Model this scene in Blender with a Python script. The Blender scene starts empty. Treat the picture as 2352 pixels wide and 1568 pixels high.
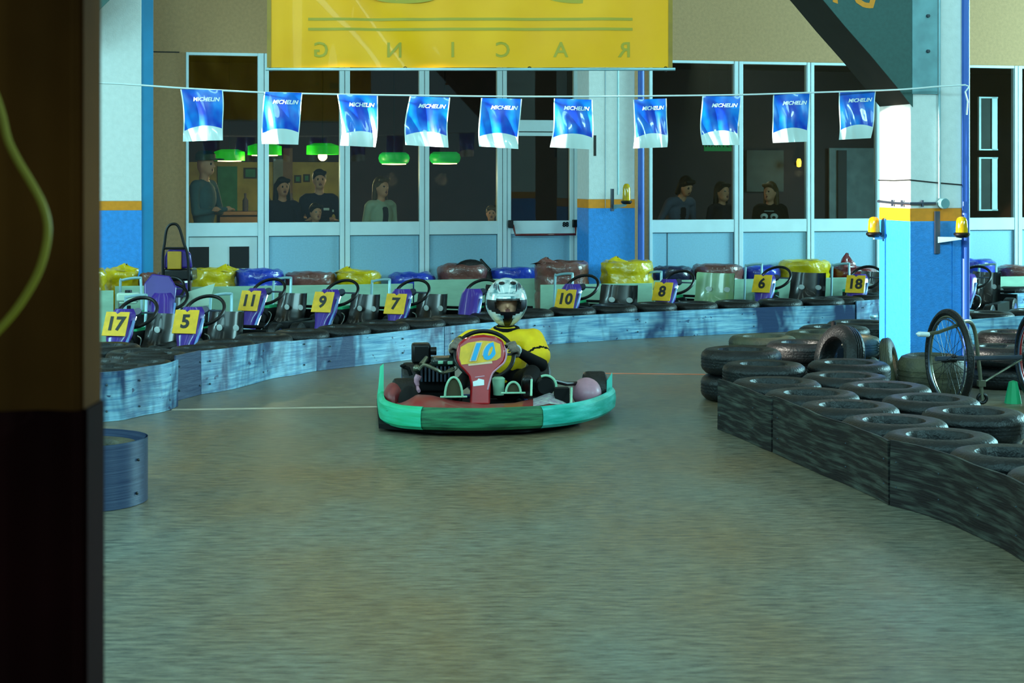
import bpy, bmesh, math, random
import numpy as np
from mathutils import Vector, Matrix, noise
from math import sin, cos, pi, radians as R
random.seed(7)
# ------------------------------------------------------------------ camera
F, CX, HZ, CH = 4000.0, 1176.0, 400.0, 1.6     # focal length in px of the 2352 px frame, horizon row, eye height
sc = bpy.context.scene
COL = sc.collection
cd = bpy.data.cameras.new('camera'); cam = bpy.data.objects.new('camera', cd); COL.objects.link(cam)
cam.location = (0, 0, CH); cam.rotation_euler = (pi/2, 0, 0)
cd.sensor_width = 36; cd.lens = 36*F/2352; cd.shift_y = -(784-HZ)/2352; cd.clip_start = .05; cd.clip_end = 200
cd.dof.use_dof = True; cd.dof.focus_distance = 12.5; cd.dof.aperture_fstop = 9
sc.camera = cam
# ------------------------------------------------------------------ world, lights, exposure
w = bpy.data.worlds.new('world'); sc.world = w; w.use_nodes = True
w.node_tree.nodes['Background'].inputs[0].default_value = (.42, .85, .95, 1)
w.node_tree.nodes['Background'].inputs[1].default_value = .35
def light(name, kind, loc, target, energy, col, size=1, size_y=None, **kw):
    ld = bpy.data.lights.new(name, kind); ld.energy = energy; ld.color = col
    if kind == 'AREA':
        ld.shape = 'RECTANGLE'; ld.size = size; ld.size_y = size_y or size
    if kind == 'SPOT':
        ld.spot_size = R(kw['angle']); ld.spot_blend = .15; ld.shadow_soft_size = size
    o = bpy.data.objects.new(name, ld); COL.objects.link(o); o.location = loc
    o.rotation_euler = (Vector(target)-Vector(loc)).to_track_quat('-Z', 'Y').to_euler()
    return o
DAY = (.42, .93, 1.0)
light('right_gate_daylight', 'AREA', (11.7, 17.9, 2.9), (-1, 15.5, .6), 1750, DAY, 4.6, 3.0)
light('high_right_fill', 'AREA', (11.4, 4.5, 5.0), (.2, 15, 1.6), 900, DAY, 7, .9)  # unseen fill added high on the right for camera-facing surfaces
light('front_high_fill', 'AREA', (-.5, 3.0, 5.3), (-2.5, 17, 1.2), 520, DAY, 9, 1.0)  # overhead fill added to even out the front light; no window there
light('left_front_fill', 'AREA', (-6.5, 5, 3.6), (.8, 15, 1.2), 260, DAY, 4, 2.5)  # weak unseen fill from the left front, not a real opening
light('left_wall_fill', 'AREA', (-8.6, 12.5, 3.2), (-2, 18, 1.4), 420, DAY, 3.5, 2.2)  # extra fill added to brighten the left end of the back wall
for i, x in enumerate((-5.0, -1.8, 1.4, 4.6)): light('roof_strip_light', 'AREA', (x, 11.5, 5.45), (x, 11.5, 0), 62, (.62, 1.0, .92), .3, 9)
light('sun_shaft', 'SPOT', (-6.6, 11.0, 2.75), (2.95, 13.4, 1.05), 14000, (1.0, .93, .80), .08, angle=12.5)
sc.view_settings.view_transform = 'Standard'; sc.view_settings.look = 'None'
sc.view_settings.gamma = 1; sc.view_settings.use_curve_mapping = False
sc.view_settings.exposure = 0.1
sc.cycles.use_denoising = True; sc.cycles.max_bounces = 8; sc.cycles.transparent_max_bounces = 12
# ------------------------------------------------------------------ pixel helpers
def P(x, y, D): return Vector(((x-CX)*D/F, D, CH-(y-HZ)*D/F))
def G(x, y, z=0.0): return P(x, y, F*(CH-z)/(y-HZ))
ANG = math.atan2(2.2, 8.835); T = Vector((cos(ANG), sin(ANG), 0)); NB = Vector((-sin(ANG), cos(ANG), 0))
O0 = Vector((-3.42, 18.35, 0))
def wsc(x): return 218-(x-430)*.013
def WS(x, off=0.0):                   # distance along the back wall of image column x on the plane `off` behind the wall
    o = O0+NB*off; k = (x-CX)/F
    return (k*o.y-o.x)/(T.x-k*T.y)
def WP(s, off=0.0, z=0.0): return O0+T*s+NB*off+Vector((0, 0, z))
def WZ(x, y, off=0.0):
    p = WP(WS(x, off), off); return CH-(y-HZ)*p.y/F
# ------------------------------------------------------------------ materials
def srgb(c):
    return tuple(((v/255)/12.92 if v/255 <= .04045 else ((v/255+.055)/1.055)**2.4) for v in c)
MATS = {}
def mat(name, col, rough=.5, metal=0, var=.18, scale=6, bump=.0, bscale=40, coat=0, emit=0, col2=None, spec=.5, stretch=None, uv=False, alpha=None, trans=0, thr=(.35, .7)):
    if name in MATS: return MATS[name]
    m = bpy.data.materials.new(name); m.use_nodes = True; nt = m.node_tree; b = nt.nodes['Principled BSDF']
    c = srgb(col); N = nt.nodes.new; L = nt.links.new
    tc = N('ShaderNodeTexCoord'); mp = N('ShaderNodeMapping'); L(tc.outputs['UV' if uv else 'Object'], mp.inputs[0])
    if stretch: mp.inputs['Scale'].default_value = stretch
    nz = N('ShaderNodeTexNoise'); nz.inputs['Scale'].default_value = scale; nz.inputs['Detail'].default_value = 5; L(mp.outputs[0], nz.inputs[0])
    rp = N('ShaderNodeValToRGB'); L(nz.outputs[0], rp.inputs[0])
    rp.color_ramp.elements[0].position = thr[0]; rp.color_ramp.elements[1].position = thr[1]
    c2 = srgb(col2) if col2 else tuple(min(1, v*(1+var)) for v in c)
    c1 = c if col2 else tuple(v*(1-var) for v in c)
    rp.color_ramp.elements[0].color = (*c1, 1); rp.color_ramp.elements[1].color = (*c2, 1)
    L(rp.outputs[0], b.inputs['Base Color'])
    b.inputs['Roughness'].default_value = rough; b.inputs['Metallic'].default_value = metal
    b.inputs['Coat Weight'].default_value = coat; b.inputs['Specular IOR Level'].default_value = spec
    b.inputs['Transmission Weight'].default_value = trans
    if emit:
        b.inputs['Emission Color'].default_value = (*c, 1); b.inputs['Emission Strength'].default_value = emit
    if bump:
        n2 = N('ShaderNodeTexNoise'); n2.inputs['Scale'].default_value = bscale; L(mp.outputs[0], n2.inputs[0])
        bp = N('ShaderNodeBump'); bp.inputs['Strength'].default_value = bump; bp.inputs['Distance'].default_value = .02
        L(n2.outputs[0], bp.inputs['Height']); L(bp.outputs[0], b.inputs['Normal'])
    MATS[name] = m; return m
def glass_mat():
    m = bpy.data.materials.new('glass'); m.use_nodes = True; nt = m.node_tree; nt.nodes.clear(); N = nt.nodes.new; L = nt.links.new
    o = N('ShaderNodeOutputMaterial'); mx = N('ShaderNodeMixShader'); tr = N('ShaderNodeBsdfTransparent'); gl = N('ShaderNodeBsdfGlossy')
    fr = N('ShaderNodeFresnel'); fr.inputs[0].default_value = 1.5; gl.inputs['Roughness'].default_value = .02
    tr.inputs[0].default_value = (.86, .9, .88, 1)
    L(fr.outputs[0], mx.inputs[0]); L(tr.outputs[0], mx.inputs[1]); L(gl.outputs[0], mx.inputs[2]); L(mx.outputs[0], o.inputs[0]); return m
M = {}
def dm(k, *a, **kw): M[k] = mat(k, *a, **kw)
dm('alu', (205, 226, 232), .45, .0, var=.04)
dm('seam', (60, 75, 85), .7)
dm('panel', (138, 184, 206), .55, var=.06, scale=60)
dm('panel_light', (200, 216, 218), .5, var=.04)
dm('beige', (178, 136, 94), .8, var=.08, scale=30, bump=.2, bscale=120)
dm('white_wall', (222, 226, 224), .7, var=.04, scale=20, bump=.15, bscale=90)
dm('blue_wall', (44, 142, 224), .55, var=.10, scale=25, bump=.2, bscale=90)
dm('blue_pipe', (50, 96, 190), .4, var=.05)
dm('cyan_pipe', (20, 128, 176), .5, var=.06)
dm('stripe', (232, 140, 6), .6, var=.08, scale=20)
dm('dark', (14, 10, 14), .7)
dm('black', (9, 7, 9), .4, spec=.35, var=.2)
dm('black_matt', (9, 6, 7), .8, spec=.25)
dm('steel_green', (44, 84, 80), .6, var=.1, scale=40)
dm('steel_dark', (34, 32, 22), .8)
dm('plate_grey', (112, 160, 168), .55)
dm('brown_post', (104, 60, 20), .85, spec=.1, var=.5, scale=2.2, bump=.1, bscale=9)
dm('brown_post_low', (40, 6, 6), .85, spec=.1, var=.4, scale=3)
dm('hose', (190, 165, 40), .5)
dm('rubber', (14, 14, 16), .46, var=.5, scale=9, bump=.25, bscale=60, spec=.4)
dm('rubber_dusty', (84, 80, 56), .6, var=.4, scale=7, bump=.3, bscale=60, col2=(48, 48, 42))
dm('belt_shaded', (24, 17, 19), .6, spec=.3, uv=True, stretch=(1.3, 14, 1), scale=3.0, col2=(92, 98, 88), bump=.2, bscale=9, thr=(.46, .86))  # belt darkened for the shade on the right barrier, with pale scuffs
dm('belt_blue', (40, 54, 84), .3, uv=True, stretch=(1.2, 12, 1), scale=3, col2=(70, 84, 110), bump=.1, bscale=8)
dm('board', (150, 190, 165), .6, var=.1, scale=5, stretch=(1, 1, 3))
dm('bag_yellow', (206, 174, 12), .3, var=.2, scale=9, coat=.5, bump=.5, bscale=16)
dm('bag_blue', (34, 60, 175), .28, var=.3, scale=9, coat=.5, bump=.5, bscale=16)
dm('bag_brown', (112, 64, 56), .35, var=.3, scale=9, coat=.4, bump=.5, bscale=16)
dm('bag_pink', (190, 110, 110), .35, var=.2, scale=9, coat=.4, bump=.5, bscale=16)
dm('bag_red', (105, 20, 24), .35, var=.3, scale=9, coat=.4, bump=.5, bscale=16)
dm('bag_dark', (36, 36, 62), .35, var=.3, scale=9, coat=.4, bump=.5, bscale=16)
dm('purple', (66, 36, 140), .3, var=.12, coat=.4)
dm('pale_blue', (120, 160, 220), .3, var=.1)
dm('plate_yellow', (236, 180, 4), .45, var=.12, scale=18)
dm('digit_black', (14, 12, 14), .5)
dm('chrome', (190, 200, 205), .22, 1.0, var=.05)
dm('tube_grey', (90, 100, 118), .3, .7, var=.1)
dm('tube_light', (150, 190, 200), .35, .3, var=.1)
dm('frame_paint', (88, 110, 170), .35, .2)
dm('fuel_white', (186, 215, 196), .35, var=.05)
dm('cover_green', (20, 170, 110), .5, var=.08)
dm('seat_black', (12, 9, 11), .28, coat=.2)
dm('seat_clear', (128, 160, 120), .25, coat=.4, var=.15)
dm('red_body', (176, 22, 30), .3, var=.12, coat=.4)
dm('red_dusty', (150, 62, 56), .5, var=.2, scale=8, col2=(120, 40, 44))
dm('red_pale', (196, 140, 158), .4, var=.2, scale=8)
dm('green_bumper', (20, 176, 122), .45, uv=True, stretch=(1, 9, 1), scale=4, col2=(50, 205, 165), bump=.1)
dm('green_bumper_worn', (14, 74, 48), .5, uv=True, stretch=(1, 10, 1), scale=5, col2=(50, 140, 92), bump=.15, thr=(.35, .72))
dm('cyan_bumper', (0, 160, 142), .4, uv=True, stretch=(1, 6, 1), scale=4, col2=(90, 214, 205), bump=.1, thr=(.4, .75))
dm('print_blue', (20, 160, 215), .5, var=.03)
dm('print_pale', (225, 190, 150), .5, var=.03)
dm('pale_green', (150, 205, 170), .5)
dm('olive_plate', (62, 56, 26), .6)
dm('skin', (226, 160, 124), .55, var=.06)
dm('lips', (130, 70, 65), .6)
dm('eye', (18, 14, 14), .3)
dm('suit_black', (9, 6, 8), .85, spec=.2, var=.3)
dm('jersey', (255, 200, 4), .75, var=.1, scale=14, bump=.25, bscale=18)
dm('glove', (118, 104, 92), .7, var=.35, scale=30)
dm('glove_cuff', (205, 215, 215), .7)
dm('helmet', (205, 222, 222), .2, coat=.8, scale=9, col2=(96, 140, 146), thr=(.5, .60), stretch=(1, 1, 2.4))
dm('helmet_black', (12, 8, 18), .4)
dm('grey_drape', (70, 104, 112), .85, var=.15)
dm('dark_cloth', (34, 24, 32), .85)
dm('navy_cloth', (30, 28, 46), .85)
dm('white_cloth', (176, 200, 178), .8, var=.1)
dm('grey_cloth', (92, 98, 118), .85)
dm('hair_dark', (22, 15, 14), .6, var=.3, scale=30)
dm('hair_brown', (92, 66, 30), .5, var=.3, scale=30)
dm('hat', (28, 62, 52), .7)
dm('flag_white', (225, 235, 235), .3, coat=.4, var=.04)
dm('amber', (235, 190, 10), .12, var=.2, scale=20, trans=.35, coat=.5)
dm('dusty_floor_line', (196, 180, 160), .6)
dm('red_rim', (150, 14, 20), .3, coat=.5)
dm('olive_tube', (120, 122, 104), .3, .75)
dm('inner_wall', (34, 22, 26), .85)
dm('lamplit_olive', (140, 130, 64), .8, scale=4, var=.25)
dm('inner_green', (44, 110, 84), .8)
dm('inner_grey', (96, 110, 112), .8)
dm('lamp_green', (40, 220, 20), .4, emit=.35)
dm('lamp_green_soft', (20, 205, 80), .4, emit=.28)
dm('lamp_glow', (255, 214, 150), .4, emit=7)
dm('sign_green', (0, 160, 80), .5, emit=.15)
dm('wood_inner', (84, 62, 40), .6)
GLASS = glass_mat()
def belt_mat(name, dark, mid, light_, rough):
    m = bpy.data.materials.new(name); m.use_nodes = True; nt = m.node_tree; b = nt.nodes['Principled BSDF']; N = nt.nodes.new; L = nt.links.new
    uv = N('ShaderNodeUVMap')
    def nz(sc_, det, stretch, dist=0):
        mp = N('ShaderNodeMapping'); mp.inputs['Scale'].default_value = stretch; L(uv.outputs[0], mp.inputs[0])
        n = N('ShaderNodeTexNoise'); n.inputs['Scale'].default_value = sc_; n.inputs['Detail'].default_value = det; n.inputs['Roughness'].default_value = .65; n.inputs['Distortion'].default_value = dist; L(mp.outputs[0], n.inputs[0]); return n
    a = nz(2.6, 8, (1.0, 16, 1)); r1 = N('ShaderNodeValToRGB'); L(a.outputs[0], r1.inputs[0])
    e0, e1 = r1.color_ramp.elements; e0.position = .36; e0.color = (*srgb(mid), 1); e1.position = .66; e1.color = (*srgb(light_), 1)
    c = nz(2.3, 3, (1.3, .55, 1), .4); r2 = N('ShaderNodeValToRGB'); L(c.outputs[0], r2.inputs[0]); r2.color_ramp.elements[0].position = .40; r2.color_ramp.elements[1].position = .58
    k = nz(9, 2, (1, 1.4, 1)); r3 = N('ShaderNodeValToRGB'); L(k.outputs[0], r3.inputs[0]); r3.color_ramp.elements[0].position = .66; r3.color_ramp.elements[1].position = .70
    mx = N('ShaderNodeMix'); mx.data_type = 'RGBA'; L(r2.outputs[0], mx.inputs[0]); mx.inputs[6].default_value = (*srgb(dark), 1); L(r1.outputs[0], mx.inputs[7])
    m2 = N('ShaderNodeMix'); m2.data_type = 'RGBA'; L(r3.outputs[0], m2.inputs[0]); L(mx.outputs[2], m2.inputs[6]); m2.inputs[7].default_value = (*srgb(dark), 1)
    L(m2.outputs[2], b.inputs['Base Color']); b.inputs['Roughness'].default_value = rough
    bp = N('ShaderNodeBump'); bp.inputs['Strength'].default_value = .25; bp.inputs['Distance'].default_value = .01; L(a.outputs[0], bp.inputs['Height']); L(bp.outputs[0], b.inputs['Normal'])
    M[name] = m; MATS[name] = m
belt_mat('belt', (30, 54, 92), (66, 126, 168), (160, 208, 226), .36)
def floor_mat():
    m = bpy.data.materials.new('floor'); m.use_nodes = True; nt = m.node_tree; b = nt.nodes['Principled BSDF']; N = nt.nodes.new; L = nt.links.new
    tc = N('ShaderNodeTexCoord'); mp = N('ShaderNodeMapping'); mp.inputs['Scale'].default_value = (1.0, .55, 1); L(tc.outputs['Object'], mp.inputs[0])
    n1 = N('ShaderNodeTexNoise'); n1.inputs['Scale'].default_value = .9; n1.inputs['Detail'].default_value = 4; L(mp.outputs[0], n1.inputs[0])
    m2 = N('ShaderNodeMapping'); m2.inputs['Scale'].default_value = (4, 15, 1); L(tc.outputs['Object'], m2.inputs[0])
    n2 = N('ShaderNodeTexNoise'); n2.inputs['Scale'].default_value = 2.2; n2.inputs['Detail'].default_value = 7; n2.inputs['Roughness'].default_value = .7; L(m2.outputs[0], n2.inputs[0])
    r1 = N('ShaderNodeValToRGB'); r1.color_ramp.elements[0].position = .35; r1.color_ramp.elements[1].position = .66
    r1.color_ramp.elements[0].color = (*srgb((114, 90, 62)), 1); r1.color_ramp.elements[1].color = (*srgb((104, 104, 92)), 1); L(n1.outputs[0], r1.inputs[0])
    r2 = N('ShaderNodeValToRGB'); r2.color_ramp.elements[0].position = .34; r2.color_ramp.elements[1].position = .68
    r2.color_ramp.elements[0].color = (.38, .40, .42, 1); r2.color_ramp.elements[1].color = (1.7, 1.75, 1.75, 1); L(n2.outputs[0], r2.inputs[0])
    mx = N('ShaderNodeMix'); mx.data_type = 'RGBA'; mx.blend_type = 'MULTIPLY'; mx.inputs[0].default_value = 1
    L(r1.outputs[0], mx.inputs[6]); L(r2.outputs[0], mx.inputs[7]); L(mx.outputs[2], b.inputs['Base Color'])
    mr = N('ShaderNodeMapRange'); mr.inputs[3].default_value = .28; mr.inputs[4].default_value = .5; L(n2.outputs[0], mr.inputs[0]); L(mr.outputs[0], b.inputs['Roughness'])
    bp = N('ShaderNodeBump'); bp.inputs['Strength'].default_value = .12; bp.inputs['Distance'].default_value = .01; L(n2.outputs[0], bp.inputs['Height']); L(bp.outputs[0], b.inputs['Normal'])
    return m
# ------------------------------------------------------------------ mesh builder
class MB:
    def __init__(s): s.v = []; s.f = []; s.uv = {}; s.mi = []; s.cur = 0
    def add(s, vs, fs, uvs=None):
        n = len(s.v); s.v += [tuple(v) for v in vs]; s.f += [tuple(i+n for i in f) for f in fs]; s.mi += [s.cur]*len(fs)
        if uvs:
            for i, u in enumerate(uvs): s.uv[n+i] = u
        return s
    def box(s, c, d, rot=None, taper=1):
        x, y, z = (q/2 for q in d); vs = []
        for sz in (-1, 1):
            k = taper if sz > 0 else 1
            for sx, sy in ((-1, -1), (1, -1), (1, 1), (-1, 1)): vs.append(Vector((sx*x*k, sy*y*k, sz*z)))
        if rot is not None: vs = [rot @ v for v in vs]
        vs = [v+Vector(c) for v in vs]
        return s.add(vs, [(0, 3, 2, 1), (4, 5, 6, 7), (0, 1, 5, 4), (1, 2, 6, 5), (2, 3, 7, 6), (3, 0, 4, 7)])
    def box2(s, a, b): return s.box([(a[i]+b[i])/2 for i in range(3)], [abs(b[i]-a[i]) for i in range(3)])
    def tube(s, pts, r, seg=10, closed=False, cap=True, flat=1):
        pts = [Vector(p) for p in pts]; n = len(pts); rs = r if isinstance(r, (list, tuple)) else [r]*n; rings = []
        ref = None
        for i, p in enumerate(pts):
            if closed: t = pts[(i+1) % n]-pts[i-1]
            else: t = pts[min(i+1, n-1)]-pts[max(i-1, 0)]
            t.normalize()
            if ref is None: ref = Vector((0, 0, 1)) if abs(t.z) < .9 else Vector((1, 0, 0))
            u = (ref-t*ref.dot(t)).normalized(); vv = t.cross(u); ref = u
            rings.append([p+(u*cos(2*pi*k/seg)*flat+vv*sin(2*pi*k/seg))*rs[i] for k in range(seg)])
        vs = [q for rg in rings for q in rg]; fs = []
        for i in range(n if closed else n-1):
            a, b = i*seg, ((i+1) % n)*seg
            for k in range(seg): fs.append((a+k, b+k, b+(k+1) % seg, a+(k+1) % seg))
        if cap and not closed: fs.append(tuple(range(seg))); fs.append(tuple(range((n-1)*seg, n*seg))[::-1])
        return s.add(vs, fs)
    def lathe(s, prof, seg=24, c=(0, 0, 0), mtx=None, closed=False, cap=False):
        c = Vector(c); n = len(prof); vs = []
        for k in range(seg):
            a = 2*pi*k/seg
            for r, z in prof:
                v = Vector((r*cos(a), r*sin(a), z)); vs.append((mtx @ v if mtx else v)+c)
        fs = []
        for k in range(seg):
            k2 = (k+1) % seg
            for i in range(n if closed else n-1):
                j = (i+1) % n; fs.append((k*n+i, k2*n+i, k2*n+j, k*n+j))
        if cap:
            fs.append(tuple(k*n for k in range(seg))[::-1]); fs.append(tuple(k*n+n-1 for k in range(seg)))
        return s.add(vs, fs)
    def grid(s, fn, nu, nv, close_u=False):
        vs = []; uvs = []
        for j in range(nv+1):
            for i in range(nu+(0 if close_u else 1)):
                vs.append(fn(i/nu, j/nv)); uvs.append((i/nu, j/nv))
        w = nu+(0 if close_u else 1); fs = []
        for j in range(nv):
            for i in range(nu):
                i2 = (i+1) % w; fs.append((j*w+i, j*w+i2, (j+1)*w+i2, (j+1)*w+i))
        return s.add(vs, fs, uvs)
    def prism(s, poly, vec):
        n = len(poly); vec = Vector(vec); a = [Vector(p) for p in poly]
        fs = [tuple(range(n)), tuple(range(2*n-1, n-1, -1))]+[(i, i+n, (i+1) % n+n, (i+1) % n) for i in range(n)]
        return s.add(a+[p+vec for p in a], fs)
    def ell(s, c, r, seg=16, rings=10, rot=None):
        c = Vector(c)
        def fn(u, v):
            th = 2*pi*u; ph = pi*(v*.998+.001); q = Vector((r[0]*sin(ph)*cos(th), r[1]*sin(ph)*sin(th), -r[2]*cos(ph)))
            return (rot @ q if rot else q)+c
        s.grid(fn, seg, rings, True); n = len(s.v); w = seg
        s.f.append(tuple(range(n-w, n))); s.mi.append(s.cur); s.f.append(tuple(range(n-w*(rings+1), n-w*rings))[::-1]); s.mi.append(s.cur)
        return s
    def mesh(s, name, smooth=35):
        me = bpy.data.meshes.new(name); me.from_pydata(s.v, [], s.f); me.validate()
        bm = bmesh.new(); bm.from_mesh(me); bmesh.ops.recalc_face_normals(bm, faces=bm.faces); bm.to_mesh(me); bm.free()
        if s.uv:
            ul = me.uv_layers.new(name='UVMap')
            for l in me.loops: ul.data[l.index].uv = s.uv.get(l.vertex_index, (0, 0))
        if len(s.mi) == len(me.polygons):
            me.polygons.foreach_set('material_index', s.mi)
        if smooth:
            me.shade_smooth(); me.set_sharp_from_angle(angle=R(smooth))
        return me
def put(name, me, mats, parent=None, loc=None, rz=0, bevel=0, rot=None, **props):
    if isinstance(me, MB): me = me.mesh(name)
    o = bpy.data.objects.new(name, me); COL.objects.link(o)
    mats = mats if isinstance(mats, (list, tuple)) else [mats]
    if not me.materials:
        for m in mats: me.materials.append(M[m] if isinstance(m, str) else m)
    if loc is not None: o.location = loc
    o.rotation_euler = rot if rot else (0, 0, rz)
    if parent: o.parent = parent
    if bevel:
        b = o.modifiers.new('bevel', 'BEVEL'); b.width = bevel; b.segments = 2; b.limit_method = 'ANGLE'
    for k, v in props.items(): o[k] = v
    return o
def thing(name, label, cat, loc=(0, 0, 0), rz=0, group=None):
    o = bpy.data.objects.new(name, None); COL.objects.link(o); o.location = loc; o.rotation_euler = (0, 0, rz); o.empty_display_size = .1
    o['label'] = label; o['category'] = cat
    if group: o['group'] = group
    return o
def setting(name, loc=(0, 0, 0), rz=0):
    o = bpy.data.objects.new(name, None); COL.objects.link(o); o.location = loc; o.rotation_euler = (0, 0, rz); o['kind'] = 'structure'; return o
CACHE = {}
def cm(key, fn):
    if key not in CACHE:
        b = fn(); CACHE[key] = b.mesh(key if isinstance(key, str) else key[0]) if isinstance(b, MB) else b
    return CACHE[key]
def text_mesh(body, size, bold=.0, shear=0, depth=0, align='CENTER', spacing=1):
    cu = bpy.data.curves.new('t', 'FONT'); cu.body = body; cu.size = size; cu.offset = bold; cu.shear = shear; cu.extrude = depth
    cu.align_x = align; cu.align_y = 'CENTER'; cu.space_character = spacing; cu.resolution_u = 3
    o = bpy.data.objects.new('t', cu); COL.objects.link(o); dg = bpy.context.evaluated_depsgraph_get(); dg.update()
    me = bpy.data.meshes.new_from_object(o.evaluated_get(dg)); bpy.data.objects.remove(o); bpy.data.curves.remove(cu); me.materials.clear()
    return me                    # lies in the local xy plane
def remap(me, fn):
    for v in me.vertices: v.co = fn(v.co)
    me.update(); return me
# ------------------------------------------------------------------ bodies: overlapping tapered capsules fused into one skin
def caps_mesh(prims, voxel, smooth=4):
    b = MB()
    for p in prims:
        if p[0] == 'cap':
            _, a, c, ra, rb, tag = p; a = Vector(a); c = Vector(c); ax = c-a; L = ax.length
            q = ax.to_track_quat('Z', 'Y').to_matrix() if L > 1e-6 else Matrix.Identity(3); prof = []
            for i in range(5): t = pi/2*(1-i/4); prof.append((max(ra*cos(t), .0004), -ra*sin(t)))
            for i in range(5): t = pi/2*i/4; prof.append((max(rb*cos(t), .0004), L+rb*sin(t)))
            b.lathe(prof, 12, a, q, cap=True)
        else:
            _, c, r, tag = p[:4]; b.ell(c, r, 16, 12, rot=p[4] if len(p) > 4 else None)
    me = b.mesh('tmp', 0); o = bpy.data.objects.new('tmp', me); COL.objects.link(o)
    m = o.modifiers.new('r', 'REMESH'); m.mode = 'VOXEL'; m.voxel_size = voxel
    s = o.modifiers.new('s', 'SMOOTH'); s.factor = .5; s.iterations = smooth
    dg = bpy.context.evaluated_depsgraph_get(); dg.update()
    out = bpy.data.meshes.new_from_object(o.evaluated_get(dg)); bpy.data.objects.remove(o); bpy.data.meshes.remove(me)
    out.materials.clear(); out.shade_smooth(); return out
def paint(me, prims, tags, extra=()):
    """material slot per face from the nearest capsule's tag; extra = (centre, radius, slot) spots"""
    n = len(me.polygons); c = np.empty(n*3); me.polygons.foreach_get('center', c); c = c.reshape(n, 3)
    best = np.full(n, 1e9); idx = np.zeros(n, int)
    for p in prims:
        if p[0] == 'cap':
            a, b = np.array(p[1]), np.array(p[2]); ab = b-a; t = np.clip(((c-a)@ab)/max(ab@ab, 1e-9), 0, 1)
            d = np.linalg.norm(c-(a+t[:, None]*ab), axis=1)-(p[3]+(p[4]-p[3])*t); tag = p[5]
        else:
            r = np.array(p[2]); q = (c-np.array(p[1]))
            d = (np.linalg.norm(q/r, axis=1)-1)*r.min(); tag = p[3]
        k = d < best; best[k] = d[k]; idx[k] = tags.index(tag)
    for ce, r, sl in extra:
        idx[np.linalg.norm(c-np.array(ce), axis=1) < r] = sl
    me.polygons.foreach_set('material_index', idx.astype(np.int32)); me.update()
# ------------------------------------------------------------------ the hall: floor, walls, ceiling
S0, S1 = -4.2, 12.5
b = MB(); b.box2((-9, -4, -.2), (12, 31, 0)); put('floor', b, floor_mat(), kind='structure')
fl = bpy.data.objects['floor']
def floor_line(p0, p1, wd, m, D=0):
    a, c = G(*p0), G(*p1); b = MB(); d = (c-a).normalized(); nrm = Vector((-d.y, d.x, 0))*wd/2
    b.prism([a-nrm, c-nrm, c+nrm, a+nrm], (0, 0, .003)); return put('painted_line', b, m, fl, (0, 0, 0))
floor_line((395, 941), (880, 934), .05, 'dusty_floor_line')
floor_line((1340, 857), (1640, 860), .04, mat('line_orange', (216, 120, 84), .6))
ZT, ZS, ZR = 2.885, 1.086, .942           # window head, sill, underside of the middle rail
wl = WS(350)-.02
def wall_piece(mb, s0, s1, z0, z1, o0=0.0, o1=.2): mb.box2((s0, o0, z0), (s1, o1, z1))
b = MB(); wall_piece(b, S0, S1, ZT, 5.6)
wall_piece(b, S0, WS(427), 0, ZT)
wall_piece(b, WS(1330), WS(1491), 0, ZT)
o = put('wall_back', b, 'beige', None, O0, ANG, kind='structure')
b = MB(); b.box2((WS(350), -.004, ZT-.008), (WS(412), 0, ZT+.004)); put('wall_seam', b, 'dark', o, (0, 0, 0))
b = MB(); b.box2((-9.2, -4, 0), (-9, 31, 5.6)); put('wall_left', b, 'beige', kind='structure')
b = MB(); b.box2((12, -4, 0), (12.2, 31, 5.6)); put('wall_right', b, 'beige', kind='structure')
b = MB(); b.box2((-9, -1, 5.6), (12, 31, 5.8)); put('ceiling', b, 'steel_dark', kind='structure')
# ---- windows: each bay its own structure with frame, pane and infill panel
def bay(name, xl, xr, gl, gr, seam_at=None, panel='panel', transom=None):
    s0, s1, g0, g1 = WS(xl), WS(xr), WS(gl), WS(gr); Y0, Y1 = -.03, .06
    e = setting(name, O0+T*s0, ANG)
    b = MB(); L = s1-s0; a, c = g0-s0, g1-s0
    b.box2((0, Y0, 0), (a, Y1, ZT)); b.box2((c, Y0, 0), (L, Y1, ZT))
    b.box2((a, Y0+.005, ZT-.03), (c, Y1, ZT)); b.box2((a, Y0+.005, ZR), (c, Y1, ZS)); b.box2((a, Y0+.005, 0), (c, Y1, .08))
    put('window_frame', b, 'alu', e, (0, 0, 0), bevel=.004)
    b = MB(); b.box2((a, .012, ZS), (c, .02, ZT-.03)); put('pane', b, GLASS, e, (0, 0, 0))
    b = MB(); b.box2((a, .0, .08), (c, .03, ZR)); p = put('infill_panel', b, panel, e, (0, 0, 0))
    b = MB(); t = .006
    for q in (a, c-t): b.box2((q, -.003, .08), (q+t, .0, ZR))
    b.box2((a, -.003, ZR-t), (c, 0, ZR)); put('gasket', b, 'seam', e, (0, 0, 0))
    if seam_at:
        b = MB()
        for q in seam_at: b.box2((WS(q)-s0-.003, Y0-.002, 0), (WS(q)-s0+.002, Y0, ZT))
        put('joint', b, 'seam', e, (0, 0, 0))
    return e, s0, a, c
e, s0, a, c = bay('window_1', 427, 606, 433, 592, (606,), 'panel_light')
for x0, x1 in ((432, 480), (527, 572)):
    b = MB(); b.box2((WS(x0)-s0, -.006, WZ(450, 617)), (WS(x1)-s0, 0, WZ(450, 567))); put('vent_opening', b, 'dark', e, (0, 0, 0))
bay('window_2', 606, 791, 617, 780, (791,)); bay('window_3', 791, 974, 803, 963, (974,)); bay('window_4', 974, 1153, 985, 1142, (1153,))
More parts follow.
